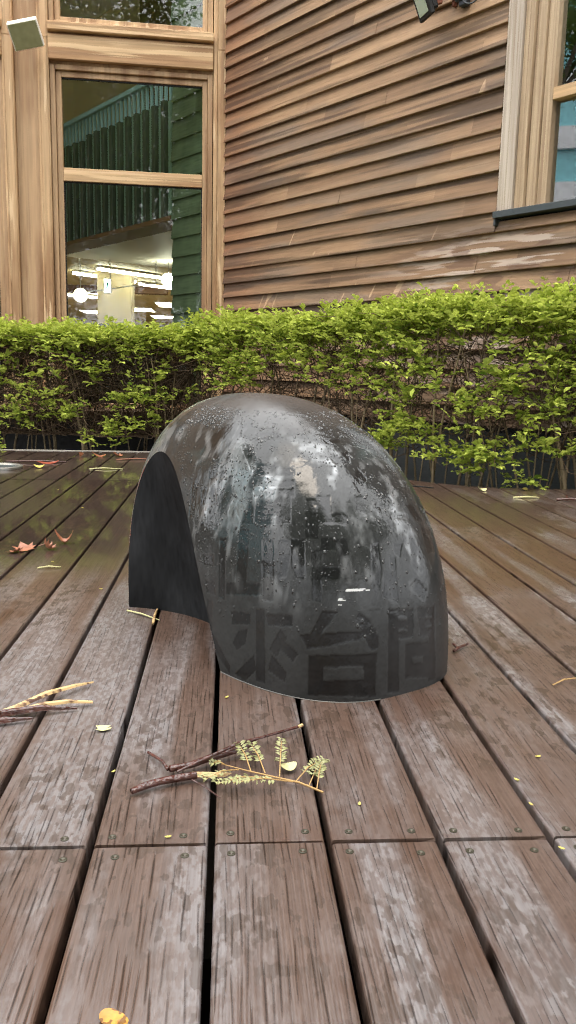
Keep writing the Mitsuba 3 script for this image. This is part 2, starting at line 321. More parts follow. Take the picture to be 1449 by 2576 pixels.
def board_mesh(x0, x1, ya, yb, idx, cut):
    c, t, w = 0.0035, 0.032, x1 - x0
    prof = [(x0, -t), (x1, -t), (x1, -c), (x1 - c*0.35, -c*0.35), (x1 - c, 0), (x0 + c, 0), (x0 + c*0.35, -c*0.35), (x0, -c)]
    prof = np.array([(px, pz) for px, pz in prof])
    m = MB(); m.prism(np.c_[prof[:, 0], prof[:, 1]], ya, yb, 1)
    v, f = m.get(); 
    if cut: end = v[:, 1] > yb - 1e-6; v[end, 1] = edge_y(v[end, 0])
    else:   # ease the sawn ends
        for e, s in ((ya, 1), (yb, -1)):
            top = (np.abs(v[:, 1] - e) < 1e-6) & (v[:, 2] > -0.002); v[top, 1] += s*0.0015
    uv = np.c_[(v[:, 0] - x0)/(w*1.02) + idx + 0.01 + 0.0*v[:, 2], v[:, 1] + 0.3*v[:, 2]]
    return v, f, uv
for i in range(-26, 17):
    x0, x1 = gap_x(i) + 0.0046, gap_x(i + 1) - 0.0046
    for k in range(3):
        last = k == 2
        ya = JOINTS[k] + 0.0012; yb = JOINTS[k + 1] - 0.0012 if not last else min(edge_y(x0), edge_y(x1))
        if last and yb < ya + 0.03: continue
        if k == 1 and min(edge_y(x0), edge_y(x1)) < JOINTS[2]: yb, last = min(edge_y(x0), edge_y(x1)), True
        if k == 0 and not -4 <= i <= 6: continue
        if k == 1 and not -14 <= i: continue
        dz = rng.uniform(-0.0012, 0.0012)
        v, f, uv = board_mesh(x0, x1, ya, yb, i + 40 + 60*k, last)
        v[:, 2] += dz
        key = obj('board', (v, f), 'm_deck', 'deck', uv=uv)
        if -3 <= i <= 5 and k < 2:
            for fx in (0.17, 0.80):
                sx = x0 + (x1 - x0)*(fx + rng.uniform(-0.04, 0.04)); sy = (JOINTS[1] - 0.024 if k == 0 else JOINTS[1] + 0.020) + rng.uniform(-0.004, 0.004)
                m = MB(); w = np.arange(14)/14*2*np.pi
                rr, zz = [0.0056, 0.0052, 0.0036, 0.0020, 0.0002], [-0.002, 0.0009, 0.0011, 0.0006, -0.0006]
                V = np.concatenate([np.c_[sx + r*np.cos(w), sy + r*np.sin(w), np.full(14, dz + z)] for r, z in zip(rr, zz)])
                F = [[a*14 + b, a*14 + (b + 1) % 14, (a + 1)*14 + (b + 1) % 14] for a in range(4) for b in range(14)] + [[a*14 + b, (a + 1)*14 + (b + 1) % 14, (a + 1)*14 + b] for a in range(4) for b in range(14)]
                m.add(V, F); obj('screw', m, 'm_screw', key)
scene['m_screw'] = principled((0.05, 0.045, 0.03), 0.3, 0.5, metallic=0.5)
scene['m_edge'] = principled((0.30, 0.28, 0.25), 0.35, 0.5)
m = MB()
xs = np.linspace(-4, -0.22, 120); ey = edge_y(xs) + 0.012
V = np.concatenate([np.c_[xs, ey + a, np.full(120, z)] for a, z in ((0, -0.12), (0, 0.004), (0.036, 0.004), (0.036, -0.12))]); n_ = 120
m.add(V, [[a*n_ + b, a*n_ + b + 1, (a + 1)*n_ + b + 1] for a in range(3) for b in range(n_ - 1)] + [[a*n_ + b, (a + 1)*n_ + b + 1, (a + 1)*n_ + b] for a in range(3) for b in range(n_ - 1)])
obj('edge_strip', m, 'm_edge', 'deck')
for y in np.arange(-1.4, 5.6, 0.75):
    m = MB().box((-4, y - 0.03, -0.16), (2.6, y + 0.03, -0.07)) if y < 4.0 else MB().box((-4, y - 0.03, -0.16), (0.3, y + 0.03, -0.07))
    obj('joist', m, 'm_joist', 'deck')
g = MB().quad((-60, -70, -0.18), (60, -70, -0.18), (60, 60, -0.18), (-60, 60, -0.18))
tag(obj('ground', g, 'm_soil'), 'dark bare soil under the deck and hedges', kind='structure')
pv = MB().box((-30, -40, -0.176), (30, -1.5, -0.06))
tag(obj('pavement', pv, 'm_paving'), 'grey pavement behind the deck', kind='structure')

# ---------------------------------------------------------------- sculpture
DOME = (0.0957037, 1.8035458, 0.4619272, 0.2423228, 2.1088916, 0.5304105, 2.5353179, 2.3035491, -0.0294904, 0.0086049, 2.7644051, -0.0397332)
BITE = (-0.3027075, 1.6474783, 0.320031, -0.3894135, 0.1688159, 0.0416814)
GLYPHS = [(1,[[1.946,0.13],[2.016,0.134],[2.086,0.137],[2.085,0.126],[2.085,0.116],[2.019,0.111],[1.952,0.105],[1.949,0.118]])
,(1,[[2.196,0.143],[2.292,0.148],[2.388,0.152],[2.385,0.141],[2.382,0.13],[2.296,0.127],[2.21,0.124],[2.203,0.133]])
,(1,[[2.124,0.148],[2.155,0.15],[2.186,0.152],[2.188,0.083],[2.193,0.011],[2.159,0.012],[2.125,0.012],[2.123,0.081]])
,(1,[[1.997,0.096],[2.032,0.101],[2.066,0.106],[2.057,0.091],[2.048,0.076],[2.016,0.067],[1.985,0.058],[1.971,0.064],[1.957,0.069],[1.977,0.083]])
,(1,[[2.296,0.122],[2.319,0.115],[2.342,0.108],[2.306,0.089],[2.271,0.069],[2.243,0.074],[2.216,0.08],[2.256,0.101]])
,(1,[[2.332,0.1],[2.376,0.092],[2.42,0.083],[2.403,0.075],[2.386,0.066],[2.335,0.077],[2.283,0.087],[2.307,0.094]])
,(1,[[2.111,0.061],[2.117,0.047],[2.124,0.032],[2.087,0.018],[2.05,0.003],[2.012,0.006],[1.973,0.01],[2.042,0.036]])
,(1,[[2.234,0.071],[2.286,0.058],[2.338,0.045],[2.336,0.035],[2.333,0.025],[2.272,0.032],[2.21,0.04],[2.222,0.055]])
,(1,[[2.595,0.165],[2.654,0.165],[2.713,0.165],[2.637,0.142],[2.564,0.118],[2.526,0.108],[2.49,0.097],[2.46,0.108],[2.43,0.12],[2.466,0.12],[2.503,0.121],[2.548,0.143]])
,(1,[[2.491,0.121],[2.678,0.128],[2.868,0.13],[2.879,0.123],[2.89,0.116],[2.75,0.11],[2.611,0.101],[2.544,0.098],[2.477,0.094],[2.484,0.108]])
,(1,[[2.856,0.163],[2.892,0.155],[2.927,0.148],[2.955,0.132],[2.982,0.117],[2.984,0.107],[2.986,0.097],[2.959,0.095],[2.931,0.093],[2.911,0.104],[2.89,0.116],[2.879,0.123],[2.868,0.13],[2.847,0.141],[2.826,0.151],[2.841,0.157]])
,(1,[[2.487,0.083],[2.726,0.09],[2.968,0.089],[2.965,0.049],[2.967,0.007],[2.728,0.013],[2.493,0.01],[2.489,0.047]])
,(-1,[[2.593,0.064],[2.733,0.066],[2.875,0.066],[2.879,0.053],[2.883,0.041],[2.739,0.042],[2.597,0.04],[2.595,0.051]])
,(1,[[3.057,0.164],[3.126,0.16],[3.17,0.156],[3.165,0.129],[3.161,0.103],[3.139,0.105],[3.107,0.107],[3.107,0.057],[3.113,0.006],[3.08,0.008],[3.043,0.01],[3.041,0.089]])
,(-1,[[3.111,0.147],[3.131,0.145],[3.143,0.144],[3.143,0.141],[3.143,0.137],[3.13,0.138],[3.109,0.14],[3.11,0.143]])
,(-1,[[3.107,0.125],[3.128,0.123],[3.142,0.122],[3.142,0.12],[3.142,0.117],[3.128,0.118],[3.106,0.12],[3.106,0.122]])
,(1,[[3.189,0.157],[3.257,0.154],[3.353,0.15],[3.333,0.082],[3.347,0.009],[3.306,0.01],[3.27,0.011],[3.267,0.055],[3.272,0.098],[3.234,0.1],[3.202,0.102],[3.194,0.129]])
,(-1,[[3.25,0.137],[3.28,0.136],[3.315,0.134],[3.314,0.132],[3.313,0.13],[3.278,0.131],[3.248,0.132],[3.249,0.134]])
,(-1,[[3.245,0.12],[3.275,0.119],[3.309,0.118],[3.308,0.115],[3.307,0.112],[3.273,0.114],[3.244,0.115],[3.244,0.118]])
,(1,[[3.134,0.095],[3.189,0.091],[3.306,0.085],[3.298,0.051],[3.295,0.016],[3.187,0.024],[3.135,0.03],[3.134,0.063]])
,(-1,[[3.156,0.067],[3.184,0.065],[3.219,0.063],[3.219,0.057],[3.22,0.051],[3.184,0.053],[3.157,0.055],[3.156,0.061]])
,(1,[[1.752,0.116],[1.778,0.124],[1.804,0.133],[1.805,0.103],[1.806,0.073],[1.873,0.047],[1.941,0.02],[1.938,0.012],[1.935,0.005],[1.89,0.019],[1.845,0.032],[1.798,0.074]])
,(1,[[2.0,0.285],[2.04,0.286],[2.08,0.288],[2.067,0.239],[2.055,0.19],[2.112,0.194],[2.169,0.197],[2.168,0.187],[2.167,0.176],[2.036,0.168],[1.903,0.158],[1.908,0.168],[1.912,0.179],[1.944,0.183],[1.977,0.187],[1.989,0.236]])
,(1,[[2.181,0.275],[2.223,0.277],[2.265,0.278],[2.256,0.224],[2.251,0.169],[2.211,0.168],[2.171,0.168],[2.175,0.222]])
,(1,[[2.31,0.278],[2.355,0.279],[2.4,0.279],[2.395,0.266],[2.391,0.253],[2.368,0.234],[2.347,0.215],[2.321,0.214],[2.296,0.213],[2.302,0.246]])
,(1,[[1.757,0.169],[1.791,0.171],[1.824,0.172],[1.825,0.16],[1.826,0.148],[1.795,0.148],[1.765,0.147],[1.761,0.158]])
,(1,[[1.851,0.258],[1.877,0.26],[1.902,0.261],[1.902,0.204],[1.9,0.146],[1.876,0.148],[1.852,0.149],[1.853,0.204]])
,(1,[[1.733,0.22],[1.771,0.222],[1.809,0.225],[1.809,0.214],[1.809,0.203],[1.774,0.201],[1.74,0.198],[1.737,0.209]])
,(1,[[1.769,0.135],[1.788,0.135],[1.807,0.135],[1.806,0.114],[1.805,0.094],[1.796,0.093],[1.786,0.092],[1.778,0.114]])
,(1,[[2.138,0.347],[2.288,0.352],[2.44,0.355],[2.425,0.332],[2.413,0.309],[2.264,0.305],[2.115,0.301],[2.126,0.324]])
,(-1,[[2.14,0.336],[2.242,0.339],[2.343,0.341],[2.342,0.34],[2.34,0.338],[2.239,0.336],[2.138,0.333],[2.139,0.334]])
,(-1,[[2.132,0.325],[2.235,0.328],[2.338,0.331],[2.337,0.33],[2.336,0.328],[2.233,0.325],[2.13,0.322],[2.131,0.323]])
,(-1,[[2.12,0.314],[2.224,0.317],[2.328,0.321],[2.327,0.319],[2.326,0.318],[2.222,0.315],[2.118,0.311],[2.119,0.312]])
,(1,[[1.988,0.336],[2.047,0.341],[2.107,0.346],[2.106,0.323],[2.105,0.299],[2.063,0.297],[2.021,0.295],[1.988,0.307],[1.954,0.319],[1.971,0.327]])
,(1,[[2.565,0.353],[2.622,0.353],[2.679,0.354],[2.641,0.32],[2.612,0.287],[2.563,0.286],[2.513,0.286],[2.536,0.319]])
,(-1,[[2.617,0.341],[2.639,0.341],[2.661,0.341],[2.656,0.336],[2.65,0.33],[2.628,0.33],[2.607,0.33],[2.612,0.335]])
,(1,[[2.405,0.283],[2.457,0.285],[2.51,0.286],[2.496,0.252],[2.486,0.218],[2.453,0.218],[2.42,0.217],[2.405,0.228],[2.39,0.238],[2.397,0.261]])
,(1,[[2.636,0.289],[2.738,0.288],[2.839,0.286],[2.832,0.253],[2.831,0.22],[2.714,0.22],[2.597,0.219],[2.614,0.254]])
,(-1,[[2.616,0.267],[2.686,0.268],[2.757,0.269],[2.749,0.255],[2.743,0.242],[2.669,0.241],[2.596,0.241],[2.606,0.254]])
,(1,[[2.549,0.266],[2.587,0.268],[2.624,0.27],[2.606,0.226],[2.595,0.182],[2.561,0.181],[2.526,0.18],[2.535,0.223]])
,(1,[[3.011,0.277],[3.038,0.276],[3.065,0.276],[3.055,0.251],[3.049,0.225],[3.022,0.205],[2.997,0.184],[2.982,0.194],[2.966,0.203],[2.984,0.24]])
,(1,[[3.061,0.227],[3.098,0.225],[3.128,0.223],[3.123,0.197],[3.121,0.171],[3.078,0.179],[3.028,0.186],[3.044,0.207]])
,(1,[[3.214,0.208],[3.249,0.195],[3.291,0.182],[3.267,0.173],[3.246,0.164],[3.196,0.18],[3.159,0.195],[3.183,0.202]])
,(1,[[3.224,0.242],[3.245,0.231],[3.269,0.22],[3.253,0.216],[3.238,0.212],[3.213,0.224],[3.192,0.236],[3.207,0.239]])
,(1,[[3.194,0.294],[3.21,0.292],[3.228,0.29],[3.266,0.27],[3.314,0.249],[3.302,0.244],[3.291,0.238],[3.23,0.254],[3.183,0.27],[3.188,0.282]])
,(1,[[3.14,0.273],[3.153,0.273],[3.176,0.273],[3.158,0.261],[3.146,0.247],[3.141,0.253],[3.134,0.259],[3.137,0.266]])
,(1,[[3.11,0.253],[3.125,0.252],[3.136,0.251],[3.132,0.237],[3.128,0.223],[3.116,0.228],[3.102,0.232],[3.106,0.243]])
,(1,[[3.399,0.292],[3.472,0.289],[3.581,0.284],[3.542,0.265],[3.523,0.244],[3.444,0.246],[3.385,0.247],[3.387,0.27]])
,(-1,[[3.44,0.277],[3.502,0.275],[3.593,0.272],[3.586,0.27],[3.578,0.269],[3.496,0.272],[3.437,0.274],[3.438,0.275]])
,(1,[[2.999,0.358],[3.03,0.357],[3.06,0.357],[3.049,0.343],[3.04,0.328],[3.003,0.331],[2.965,0.333],[2.981,0.346]])
,(1,[[2.668,0.36],[2.729,0.36],[2.791,0.36],[2.78,0.352],[2.77,0.343],[2.829,0.334],[2.886,0.325],[2.876,0.319],[2.867,0.312],[2.743,0.313],[2.619,0.312],[2.641,0.336]])
,(-1,[[2.778,0.343],[2.817,0.343],[2.857,0.344],[2.855,0.338],[2.854,0.331],[2.807,0.33],[2.759,0.328],[2.768,0.336]])
,(1,[[3.163,0.326],[3.219,0.323],[3.299,0.32],[3.293,0.315],[3.287,0.311],[3.206,0.313],[3.151,0.315],[3.156,0.32]])
,(1,[[3.121,0.344],[3.144,0.341],[3.176,0.339],[3.17,0.335],[3.165,0.332],[3.141,0.333],[3.114,0.335],[3.117,0.34]])
,(1,[[3.319,0.337],[3.362,0.335],[3.411,0.333],[3.427,0.319],[3.449,0.305],[3.402,0.306],[3.362,0.306],[3.338,0.322]])
,(1,[[2.564,0.463],[2.625,0.463],[2.687,0.464],[2.655,0.455],[2.628,0.447],[2.576,0.447],[2.525,0.447],[2.543,0.455]])
,(1,[[2.897,0.452],[3.019,0.452],[3.119,0.452],[3.111,0.449],[3.104,0.446],[2.998,0.446],[2.874,0.447],[2.885,0.449]])
,(1,[[2.725,0.44],[2.781,0.439],[2.837,0.439],[2.776,0.429],[2.722,0.419],[2.652,0.412],[2.585,0.405],[2.537,0.406],[2.488,0.408],[2.559,0.416],[2.634,0.423],[2.677,0.432]])
,(1,[[1.612,0.405],[1.63,0.424],[1.648,0.444],[1.703,0.456],[1.768,0.468],[1.827,0.474],[1.891,0.479],[1.845,0.465],[1.803,0.451],[1.743,0.428],[1.689,0.405],[1.649,0.405]])
,(1,[[1.781,0.394],[1.857,0.434],[1.944,0.474],[1.987,0.474],[2.03,0.475],[1.927,0.439],[1.842,0.402],[1.811,0.398]])
,(1,[[2.122,0.406],[2.323,0.405],[2.519,0.402],[2.512,0.396],[2.506,0.391],[2.305,0.388],[2.106,0.384],[2.114,0.395]])
,(1,[[2.12,0.377],[2.308,0.381],[2.497,0.383],[2.492,0.378],[2.487,0.372],[2.303,0.369],[2.119,0.365],[2.12,0.371]])
,(1,[[2.119,0.359],[2.301,0.365],[2.484,0.37],[2.478,0.362],[2.472,0.355],[2.295,0.352],[2.118,0.347],[2.118,0.353]])
,(1,[[2.536,0.482],[2.677,0.477],[2.807,0.472],[2.773,0.457],[2.751,0.442],[2.704,0.445],[2.656,0.447],[2.599,0.458],[2.537,0.468],[2.536,0.475]])
,(1,[[2.917,0.424],[3.029,0.429],[3.124,0.433],[3.103,0.423],[3.084,0.412],[3.016,0.412],[2.942,0.411],[2.929,0.417]])
,(1,[[3.115,0.404],[3.125,0.395],[3.134,0.385],[3.094,0.372],[3.047,0.36],[3.036,0.371],[3.026,0.381],[3.072,0.393]])
,(1,[[1.715,0.379],[1.804,0.383],[1.898,0.386],[1.901,0.379],[1.904,0.372],[1.813,0.368],[1.726,0.364],[1.72,0.372]])
,(1,[[1.676,0.343],[1.731,0.346],[1.789,0.349],[1.802,0.335],[1.814,0.321],[1.751,0.317],[1.691,0.313],[1.684,0.328]])
,(1,[[1.604,0.35],[1.624,0.352],[1.645,0.353],[1.648,0.319],[1.646,0.285],[1.631,0.283],[1.617,0.282],[1.613,0.316]])
,(1,[[1.983,0.434],[2.017,0.436],[2.051,0.438],[2.106,0.417],[2.152,0.396],[2.121,0.394],[2.091,0.392],[2.042,0.413]])
,(1,[[2.2,0.46],[2.322,0.463],[2.447,0.465],[2.444,0.458],[2.441,0.451],[2.317,0.449],[2.195,0.446],[2.198,0.453]])]
def dome_point(u, z):
    cx, cy, a, b, th, Hh, p, r, lx, ly, n, e = DOME
    s = np.clip(z/Hh, 0, 1)**(p/2); rad = np.sqrt(np.maximum(0, 1 - s*s))**(2/r); zz = (z/Hh)**2
    cu, su = np.cos(u), np.sin(u)
    X = rad*a*np.sign(cu)*np.abs(cu)**(2/n); Y = rad*b*np.sign(su)*np.abs(su)**(2/n)*(1 + e*cu)
    return np.stack([cx + lx*zz + X*np.cos(th) - Y*np.sin(th), cy + ly*zz + X*np.sin(th) + Y*np.cos(th), z], -1)
def dome_inverse(P):
    cx, cy, a, b, th, Hh, p, r, lx, ly, n, e = DOME
    z = np.clip(P[:, 2], 0, Hh); zz = (z/Hh)**2; x = P[:, 0] - cx - lx*zz; y = P[:, 1] - cy - ly*zz
    s = (z/Hh)**(p/2); rad = np.maximum(1e-5, np.sqrt(np.maximum(0, 1 - s*s))**(2/r))
    X = (x*np.cos(th) + y*np.sin(th))/rad; Y = (-x*np.sin(th) + y*np.cos(th))/rad
    cu = np.sign(X)*np.minimum(1, np.abs(X/a))**(n/2); yb = np.abs(Y/(b*(1 + e*cu)))
    return np.arctan2(np.sign(Y)*yb**(n/2), cu) % (2*np.pi), np.abs(X/a)**n + yb**n
def bite_distance(P):
    bx, by, R, tx, ty, k = BITE
    return np.hypot(P[:, 0] - bx - tx*P[:, 2], P[:, 1] - by - ty*P[:, 2]) - (R + k*P[:, 2])
def build_sculpture():
    root = thing('sculpture', 'black domed sculpture covered in raised characters, its left side scooped out', 'sculpture')
    Hh = DOME[5]
    # even spacing along the base outline, twice as fine on the side one sees
    uu = np.linspace(0, 2*np.pi, 8001); P = dome_point(uu, np.zeros_like(uu)); L = np.r_[0, np.cumsum(np.linalg.norm(np.diff(P, axis=0), axis=1))]
    wgt = np.where((uu[1:] > 1.2) & (uu[1:] < 4.2), 1.0, 0.42); Lw = np.r_[0, np.cumsum(np.diff(L)*wgt)]
    nu = 860; U = np.interp(np.arange(nu)/nu*Lw[-1], Lw, uu)
    tt = np.linspace(0, 1, 4001); zz = Hh*np.sin(tt*np.pi/2)**(2/DOME[6]); prof = dome_point(np.full(4001, 2.9), zz); L2 = np.r_[0, np.cumsum(np.linalg.norm(np.diff(prof, axis=0), axis=1))]
    nz = 300; Z = np.interp(np.linspace(0, 0.9985, nz)*L2[-1], L2, zz)
    V = dome_point(np.tile(U, nz), np.repeat(Z, nu))
    a = np.arange(nz - 1)[:, None]*nu; k = np.arange(nu)[None]; k1 = (k + 1) % nu
    F = np.concatenate([np.stack([a + k, a + k1, a + nu + k1], -1).reshape(-1, 3), np.stack([a + k, a + nu + k1, a + nu + k], -1).reshape(-1, 3)])
    c0, c1 = len(V), len(V) + 1
    V = np.vstack([V, V[:nu].mean(0), dome_point(np.array([0.3]), np.array([Hh]))*0 + np.r_[V[-nu:, :2].mean(0), Hh]])
    e = np.arange(nu); e1 = (e + 1) % nu
    F = np.vstack([F, np.c_[e1, e, np.full(nu, c0)], np.c_[(nz - 1)*nu + e, (nz - 1)*nu + e1, np.full(nu, c1)]])
    dome = m3.Manifold(m3.Mesh(V.astype(np.float32), F.astype(np.uint32)))
    bx, by, R, tx, ty, kk = BITE; n = 220; w = np.arange(n)/n*2*np.pi; lv = np.linspace(-0.05, 0.62, 60)
    BV = np.concatenate([np.c_[bx + tx*z + (R + kk*z)*np.cos(w), by + ty*z + (R + kk*z)*np.sin(w), np.full(n, z)] for z in lv])
    a = np.arange(59)[:, None]*n; k = np.arange(n)[None]; k1 = (k + 1) % n
    BF = np.concatenate([np.stack([a + k, a + k1, a + n + k1], -1).reshape(-1, 3), np.stack([a + k, a + n + k1, a + n + k], -1).reshape(-1, 3)])
    BV = np.vstack([BV, BV[:n].mean(0), BV[-n:].mean(0)]); e = np.arange(n); e1 = (e + 1) % n
    BF = np.vstack([BF, np.c_[e1, e, np.full(n, 60*n)], np.c_[59*n + e, 59*n + e1, np.full(n, 60*n + 1)]])
    cut = (dome - m3.Manifold(m3.Mesh(BV.astype(np.float32), BF.astype(np.uint32)))).to_mesh()
    V, F = np.array(cut.vert_properties[:, :3], float), np.array(cut.tri_verts)
    C = V[F].mean(1); lvl = dome_inverse(C)[1]; bd = bite_distance(C)
    floor = C[:, 2] < 1e-4; hollow = (np.abs(bd) < 6e-4) & ~floor & (lvl < 0.9995); shell = ~floor & ~hollow
    def part(sel):
        ids, inv = np.unique(F[sel], return_inverse=True); return V[ids], inv.reshape(-1, 3)
    v, f = part(shell)
    u, _ = dome_inverse(v); z = v[:, 2]
    g = np.zeros(len(v))
    def stamp(shift, dz):
        nonlocal g
        for s, poly in GLYPHS:
            q = np.array(poly) + [shift, dz]
            lo, hi = q.min(0), q.max(0)
            sel = np.where((u > lo[0]) & (u < hi[0]) & (z > lo[1]) & (z < hi[1]))[0]
            if len(sel) == 0: continue
            hit = shapely.contains_xy(Polygon(q).buffer(0), u[sel], z[sel]); g[sel[hit]] = 1.0 if s > 0 else 0.0
    stamp(0, 0)
    back = (u < 1.15) | (u > 3.75); g0 = g.copy()
    stamp(2.0, 0); stamp(-2.0, 0); stamp(4.0, 0); g = np.where(back, g, g0)
    d = bite_distance(v); mark = np.zeros(len(v))
    nz_ = meshkit.fbm(v*np.array([40, 40, 160]), 3, 2)
    mark[(np.abs(z - 0.2020) < 0.0011 + 0.0006*(nz_ > 0.5)) & (u > 2.768) & (u < 2.953) & (nz_ > 0.44)] = 0.45
    mark[(((u - 2.727)/0.045)**2 + ((z - 0.182)/0.006)**2 < 1) & (nz_ > 0.52)] = 0.45
    mark[(d < 0.0045) & (d > -0.002) & (v[:, 1] > 1.80) & (v[:, 0] < -0.185) & (z > 0.15) & (z < 0.37)] = 1.0
    tri = v[f]; fn = np.cross(tri[:, 1] - tri[:, 0], tri[:, 2] - tri[:, 0]); N = np.zeros_like(v)
    for k in range(3): np.add.at(N, f[:, k], fn)
    N /= np.linalg.norm(N, axis=1, keepdims=True) + 1e-15
    worn_or_sheen = np.clip((0.47 - z)/0.08, 0, 1)
    rim = np.clip(np.minimum(d, z)/0.004, 0, 1)
    low = meshkit.fbm(v*26, 3, 9) - 0.5
    v2 = v - N*((0.0005*g*worn_or_sheen + 0.0008*low)*rim)[:, None]
    obj('shell', (v2, f), 'm_cast', root, smooth=True, uv=np.c_[g, mark])
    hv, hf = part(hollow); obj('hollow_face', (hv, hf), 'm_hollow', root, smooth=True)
    bv, bf = part(floor); obj('underside', (bv, bf), 'm_hollow', root)
    # rain drops: little caps standing on the skin
    cand = np.where((z > 0.10) & (z < 0.50) & (u > 1.3) & (u < 3.9) & (N[:, 1] < 0.5) & (d > 0.01))[0]
    r2 = np.random.default_rng(3); dens = np.clip((meshkit.fbm(v[cand]*16, 3, 4) - 0.36)*4, 0.03, 1)*np.clip((z[cand] - 0.06)/0.2, 0.1, 1)
    pick = r2.choice(cand, 3000, p=dens/dens.sum()); w = np.arange(7)/7*2*np.pi
    DV, DF = [], []
    for j, id_ in enumerate(pick):
        nn = N[id_]; t1 = np.cross(nn, [0, 0, 1.0]); t1 /= np.linalg.norm(t1); t2 = np.cross(nn, t1)
        r = r2.choice([0.0010, 0.0014, 0.0020, 0.0030], p=[.40, .35, .20, .05]); st = 1 + r2.random()*0.8
        o = v2[id_]
        ring = lambda q, h: o + nn*h + q*(np.cos(w)[:, None]*t1 + st*np.sin(w)[:, None]*t2)
        V_ = np.vstack([ring(r, -0.0004), ring(r*0.72, r*0.36), [o + nn*r*0.55]])
        F_ = [[a, (a + 1) % 7, 7 + (a + 1) % 7] for a in range(7)] + [[a, 7 + (a + 1) % 7, 7 + a] for a in range(7)] + [[7 + a, 7 + (a + 1) % 7, 14] for a in range(7)]
        DV.append(V_); DF.append(np.array(F_) + 15*j)
    k = obj('water_drop', (np.vstack(DV), np.vstack(DF)), 'm_drop', root, smooth=True); labels[k] = {'kind': 'stuff'}
    # sealant line round the foot
    us = np.linspace(1.62, 3.0, 160); B = dome_point(us, np.zeros(160)); B = B[bite_distance(B) > 0.0]
    c = arr(DOME[0], DOME[1]); B[:, :2] += (B[:, :2] - c)/np.linalg.norm(B[:, :2] - c, axis=1, keepdims=True)*0.001; B[:, 2] = 0.0012
    obj('sealant_bead', MB().tube(B, 0.0012, 6), 'm_sealant', root)
    return root
scene['m_sealant'] = principled((0.07, 0.066, 0.06), 0.4, 0.5)
build_sculpture()

# ---------------------------------------------------------------- building
BLD = thing('wooden_building', 'brown timber building with lapped siding and tall wood-framed windows, behind the hedges', 'building')
TOP = 5.6
def bpart(name, frame_, boxes, mat, parent=None, c=0.003):
    m = MB(frame_)
    for a, b in boxes: m.box(a, b, c)
    return obj(name, m, mat, parent or BLD)
WALL = bpart('siding_wall', W_, [((0.0, -0.16, 0.18), (3.05, -0.002, TOP)), ((3.05, -0.16, 0.18), (7.0, -0.002, 1.50)), ((3.05, -0.16, 4.15), (7.0, -0.002, TOP)), ((5.1, -0.16, 1.5), (7.0, -0.002, 4.15))], 'm_black', c=0)
r1 = np.random.default_rng(11)
def siding(s0, s1, z0, z1, cut=None):
    h = z1 - z0; th = 0.038 + r1.uniform(-0.003, 0.003)
    prof = [(0.0, z0), (th, z0), (th + 0.001, z0 + 0.004), (0.006, z1), (0.0, z1)]
    m = MB(W_); m.prism(prof, s0, s1, 0)
    # the local order is (s, d, z): prism axis 0 takes (d, z) profiles
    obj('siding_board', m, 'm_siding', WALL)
for i in range(-16, 29):
    zb = 3.616 - 0.12*i + r1.uniform(-0.003, 0.003); zt = zb + 0.136
    if zb < 0.22: continue
    runs = [(0.028, 6.9, zt)]
    if zt > 1.52 and zb < 4.2:
        runs = [(0.028, 3.012, zt), (5.05, 6.9, zt)]
        if zb < 1.50: runs.append((3.0135, 5.0485, 1.519))
    for a, b, z1 in runs:
        s = a
        while s < b - 1e-6:
            e = s + r1.uniform(1.3, 3.4)
            if b - e < 0.7: e = b
            siding(s, e - (0.0015 if e < b else 0), zb, z1); s = e
bpart('plinth', W_, [((0.03, -0.2, -0.18), (7.0, 0.012, 0.222))], 'm_plinth', c=0.004)
# casement window in the right-hand wall
WIN = BLD + '__casement_window'
for a, b in ((3.018, 3.128), (4.93, 5.04)): bpart('casing', W_, [((a, -0.05, 1.575), (b, 0.040, 4.1))], 'm_grey_wood', WIN)
bpart('frame', W_, [((3.130, -0.10, 1.575), (3.168, 0.022, 3.95)), ((3.170, -0.10, 1.575), (3.200, 0.030, 3.95)), ((4.85, -0.10, 1.575), (4.928, 0.022, 3.95)), ((3.13, -0.10, 3.952), (4.93, 0.022, 4.1))], 'm_upright_grey', WIN)
bpart('sash', W_, [((3.203, -0.10, 1.575), (3.265, 0.006, 3.94)), ((3.267, -0.10, 1.575), (3.330, -0.012, 3.94)), ((4.78, -0.10, 1.575), (4.848, -0.004, 3.94)), ((3.332, -0.10, 3.86), (4.778, -0.008, 3.94))], 'm_upright_grey', WIN)
bpart('rail', W_, [((3.331, -0.10, 2.157), (4.779, -0.010, 2.225))], 'm_level', WIN)
bpart('sill', W_, [((3.006, -0.05, 1.532), (5.06, 0.062, 1.572)), ((3.006, -0.01, 1.49), (3.022, 0.050, 1.530))], 'm_sill', WIN)
for za, zb in ((1.576, 2.156), (2.226, 3.86)):
    q = MB(W_).quad((3.332, -0.055, za), (4.778, -0.055, za), (4.778, -0.055, zb), (3.332, -0.055, zb)); obj('pane', q, 'm_dark_pane', WIN)
for s in (3.55, 4.05, 4.45):
    obj('blind', MB(W_).box((s, -0.32, 1.3), (s + 0.34, -0.30, 4.1), 0.002), 'm_green_board', WIN)
bpart('curtain', W_, [((3.0, -0.9, 1.2), (5.2, -0.88, 4.2))], 'm_black', WIN, c=0)

